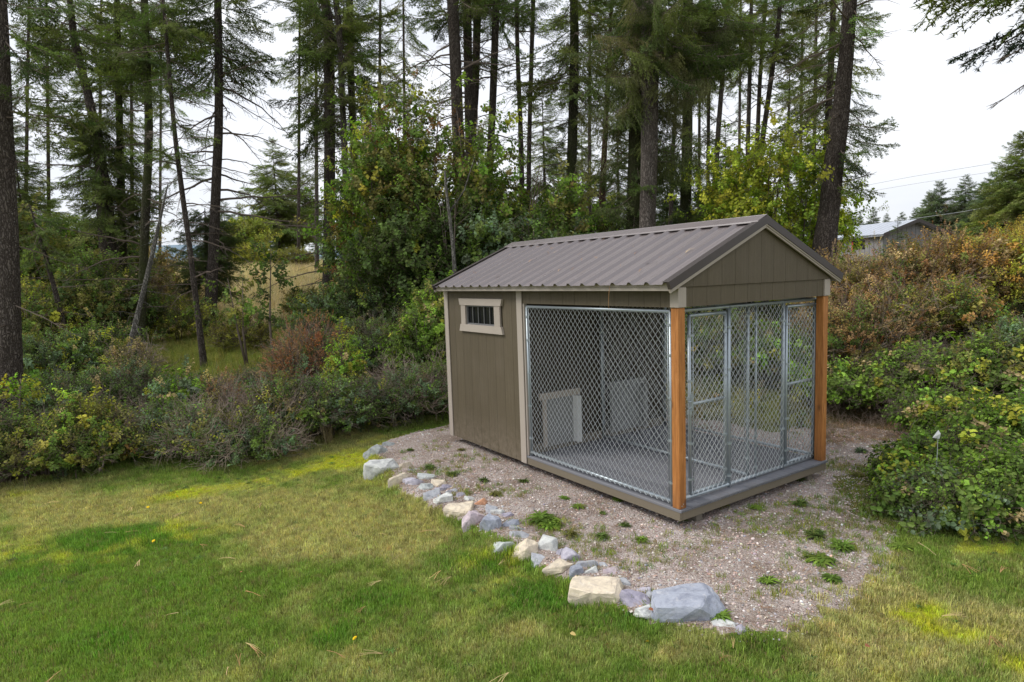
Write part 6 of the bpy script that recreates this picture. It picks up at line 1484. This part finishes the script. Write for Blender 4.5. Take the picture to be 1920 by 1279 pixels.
# bare stem rising from the maples beside the roof's low end
def bare_stem():
    p = on(846, 14.2); e = empty('sapling', p, 0, 'bare grey stem rising from the maples beside the roof\'s low end', 'tree'); D = 14.2
    pts = [at(px, py, D) - p for px, py in ((852, 500), (849, 455), (842, 400), (836, 350), (834, 320))]; pts = [Vector((pts[0].x + .05, 0, -.1))] + pts
    m = MB(); m.tube(pts, [.05, .045, .04, .034, .028, .02], 8); m.build('trunk', M['bark_grey'], e, True)
    m = MB(); m.tube([pts[3], pts[3] + Vector((.35, .1, .5)), pts[3] + Vector((.6, .1, 1.2))], [.02, .015, .006], 6); m.build('branch', M['bark_grey'], e, True)
bare_stem()

# ------------------------------------------------------------------ far house, power lines
def house():
    D = 56; c = at(1656, 436, D); zg = Hs(c.x, c.y); ze = c.z - zg
    e = empty('house', (c.x, c.y, zg), 0, 'grey board sided house with pale metal roof beyond the orange shrubs', 'house')
    m_w = m_paint('house_siding', (.27, .265, .265), .8, (8, 8, 1)); m_r = m_flat('house_roof_metal', (.42, .45, .50), .35, .2, .5)
    # local axes: A along the eave (away to the left), B along the gable (away to the right)
    A = Vector((-.26, .966, 0)).normalized(); Bv = Vector((.966, .26, 0)).normalized(); LA, LB_ = 7.5, 6.4; rise = 1.05
    P = lambda a, b, z: tuple(A * a + Bv * b + Vector((0, 0, z)))
    def slab(name, pts, th, mat, par=e):
        q = [Vector(p) for p in pts]; nrm = (q[1] - q[0]).cross(q[2] - q[0]).normalized() * th; m = MB(); k = len(q)
        m.add(q + [p + nrm for p in q], [tuple(range(k))[::-1], tuple(range(k, 2 * k))] + [(i, (i + 1) % k, k + (i + 1) % k, k + i) for i in range(k)]); return m.build(name, mat, par)
    for i in range(int(LA / .5)):
        if 4 <= i <= 6:
            slab('wall_board', [P(.5 * i, 0, 0), P(.5 * i + .46, 0, 0), P(.5 * i + .46, 0, ze - 1.35), P(.5 * i, 0, ze - 1.35)], .05, m_w); slab('wall_board', [P(.5 * i, 0, ze - .55), P(.5 * i + .46, 0, ze - .55), P(.5 * i + .46, 0, ze), P(.5 * i, 0, ze)], .05, m_w)
        else: slab('wall_board', [P(.5 * i, 0, 0), P(.5 * i + .46, 0, 0), P(.5 * i + .46, 0, ze), P(.5 * i, 0, ze)], .05, m_w)
    gz = lambda b: ze + rise * (1 - abs(b - LB_ / 2) / (LB_ / 2))
    for i in range(int(LB_ / .5)):
        b0 = .5 * i + .02; b1 = b0 + .46; slab('wall_board', [P(0, b0, 0), P(0, b1, 0), P(0, b1, gz(b1)), P(0, b0, gz(b0))], -.05, m_w)
    slab('wall', [P(.1, .12, 0), P(LA, .12, 0), P(LA, .12, ze), P(.1, .12, ze)], .05, M['dark']); slab('wall', [P(.12, .1, 0), P(.12, LB_, 0), P(.12, LB_, ze), P(.12, LB_ / 2, ze + rise - .1), P(.12, .1, ze)], -.05, M['dark'])
    slab('wall', [P(LA, 0, 0), P(LA, LB_, 0), P(LA, LB_, ze), P(LA, LB_ / 2, ze + rise - .1), P(LA, 0, ze)], .1, m_w); slab('wall', [P(0, LB_, 0), P(LA, LB_, 0), P(LA, LB_, ze), P(0, LB_, ze)], .1, m_w)
    w = slab('window', [P(2., .06, ze - 1.35), P(3.46, .06, ze - 1.35), P(3.46, .06, ze - .55), P(2., .06, ze - .55)], .03, M['glass'])
    slab('red_cloth', [P(3.2, -.06, ze - 1.5), P(3.46, -.06, ze - 1.5), P(3.46, -.06, ze - .6), P(3.3, -.06, ze - .6)], .03, m_flat('red_cloth', (.5, .08, .05), .7), w)
    o_ = .5
    for k in range(12):                           # standing seam strips on each side
        a0 = -o_ + (LA + 2 * o_) * k / 12; a1 = a0 + (LA + 2 * o_) / 12 - .05
        for s in (0, 1):
            bb0, bb1 = (-o_, LB_ / 2) if s == 0 else (LB_ + o_, LB_ / 2); z0 = ze - o_ * rise / (LB_ / 2)
            slab('roof_panel', [P(a0, bb0, z0 + .02), P(a1, bb0, z0 + .02), P(a1, bb1, ze + rise + .02), P(a0, bb1, ze + rise + .02)], .07 if s == 0 else -.07, m_r)
    for s in (0, 1):
        bb0, bb1 = (-o_, LB_ / 2) if s == 0 else (LB_ + o_, LB_ / 2); z0 = ze - o_ * rise / (LB_ / 2)
        slab('roof_deck', [P(-o_ + .02, bb0, z0 - .1), P(LA + o_ - .02, bb0, z0 - .1), P(LA + o_ - .02, bb1, ze + rise - .1), P(-o_ + .02, bb1, ze + rise - .1)], .08 if s == 0 else -.08, m_r)
        slab('rake_board', [P(-o_ - .06, bb0, z0 - .22), P(-o_ - .06, bb1, ze + rise - .22), P(-o_ - .06, bb1, ze + rise + .08), P(-o_ - .06, bb0, z0 + .08)], .05, M['roofdark'])
house()
def shed2():
    c = at(1842, 437, 50); zg = Hs(c.x, c.y); e = empty('outbuilding', (c.x, c.y, zg), -.5, 'low brown roofed outbuilding peeping over the orange shrubs at the right', 'outbuilding'); h = c.z - zg
    m = MB(); m.box(-2.4, 2.4, 0, 4, 0, h - .4); m.build('wall', m_paint('brown_wall', (.12, .08, .06), .8), e)
    br = m_flat('brown_roof', (.10, .07, .06), .7)
    for s in (-1, 1):
        m = MB(); q = [(s * 2.9, -.3, h - .75), (s * 2.9, 4.3, h - .75), (0, 4.3, h), (0, -.3, h)]; m.add(q + [(a, b, c_ + .12) for a, b, c_ in q], [(0, 1, 2, 3), (4, 5, 6, 7), (0, 1, 5, 4), (1, 2, 6, 5), (2, 3, 7, 6), (3, 0, 4, 7)]); m.build('roof', br, e)
shed2()
M['cable'] = m_flat('cable', (.35, .36, .38), .6)
for pts, lab, r in (([(1500, 372), (1700, 333), (1925, 296)], 'uppermost power line crossing the pale sky at the right', .014), ([(1500, 382), (1700, 347), (1925, 312)], 'second power line just below the uppermost one', .012), ([(1640, 420), (1800, 398), (1930, 374)], 'dark cable passing in front of the distant firs', .016)):
    D0, D1 = 62, 44; n = 14; P_ = []
    for i in range(n + 1):
        t = i / n; x_ = pts[0][0] + (pts[2][0] - pts[0][0]) * t; y_ = np.interp(x_, [p[0] for p in pts], [p[1] for p in pts]); P_.append(at(x_, y_, D0 + (D1 - D0) * t))
    d0 = (P_[0] - P_[2]).normalized(); d1 = (P_[-1] - P_[-3]).normalized(); P_ = [P_[0] + d0 * 14] + P_ + [P_[-1] + d1 * 14]
    m = MB(); m.tube(P_, r, 5); tag(m.build('power_line', M['cable']), lab, 'power line', 'cables across the sky')
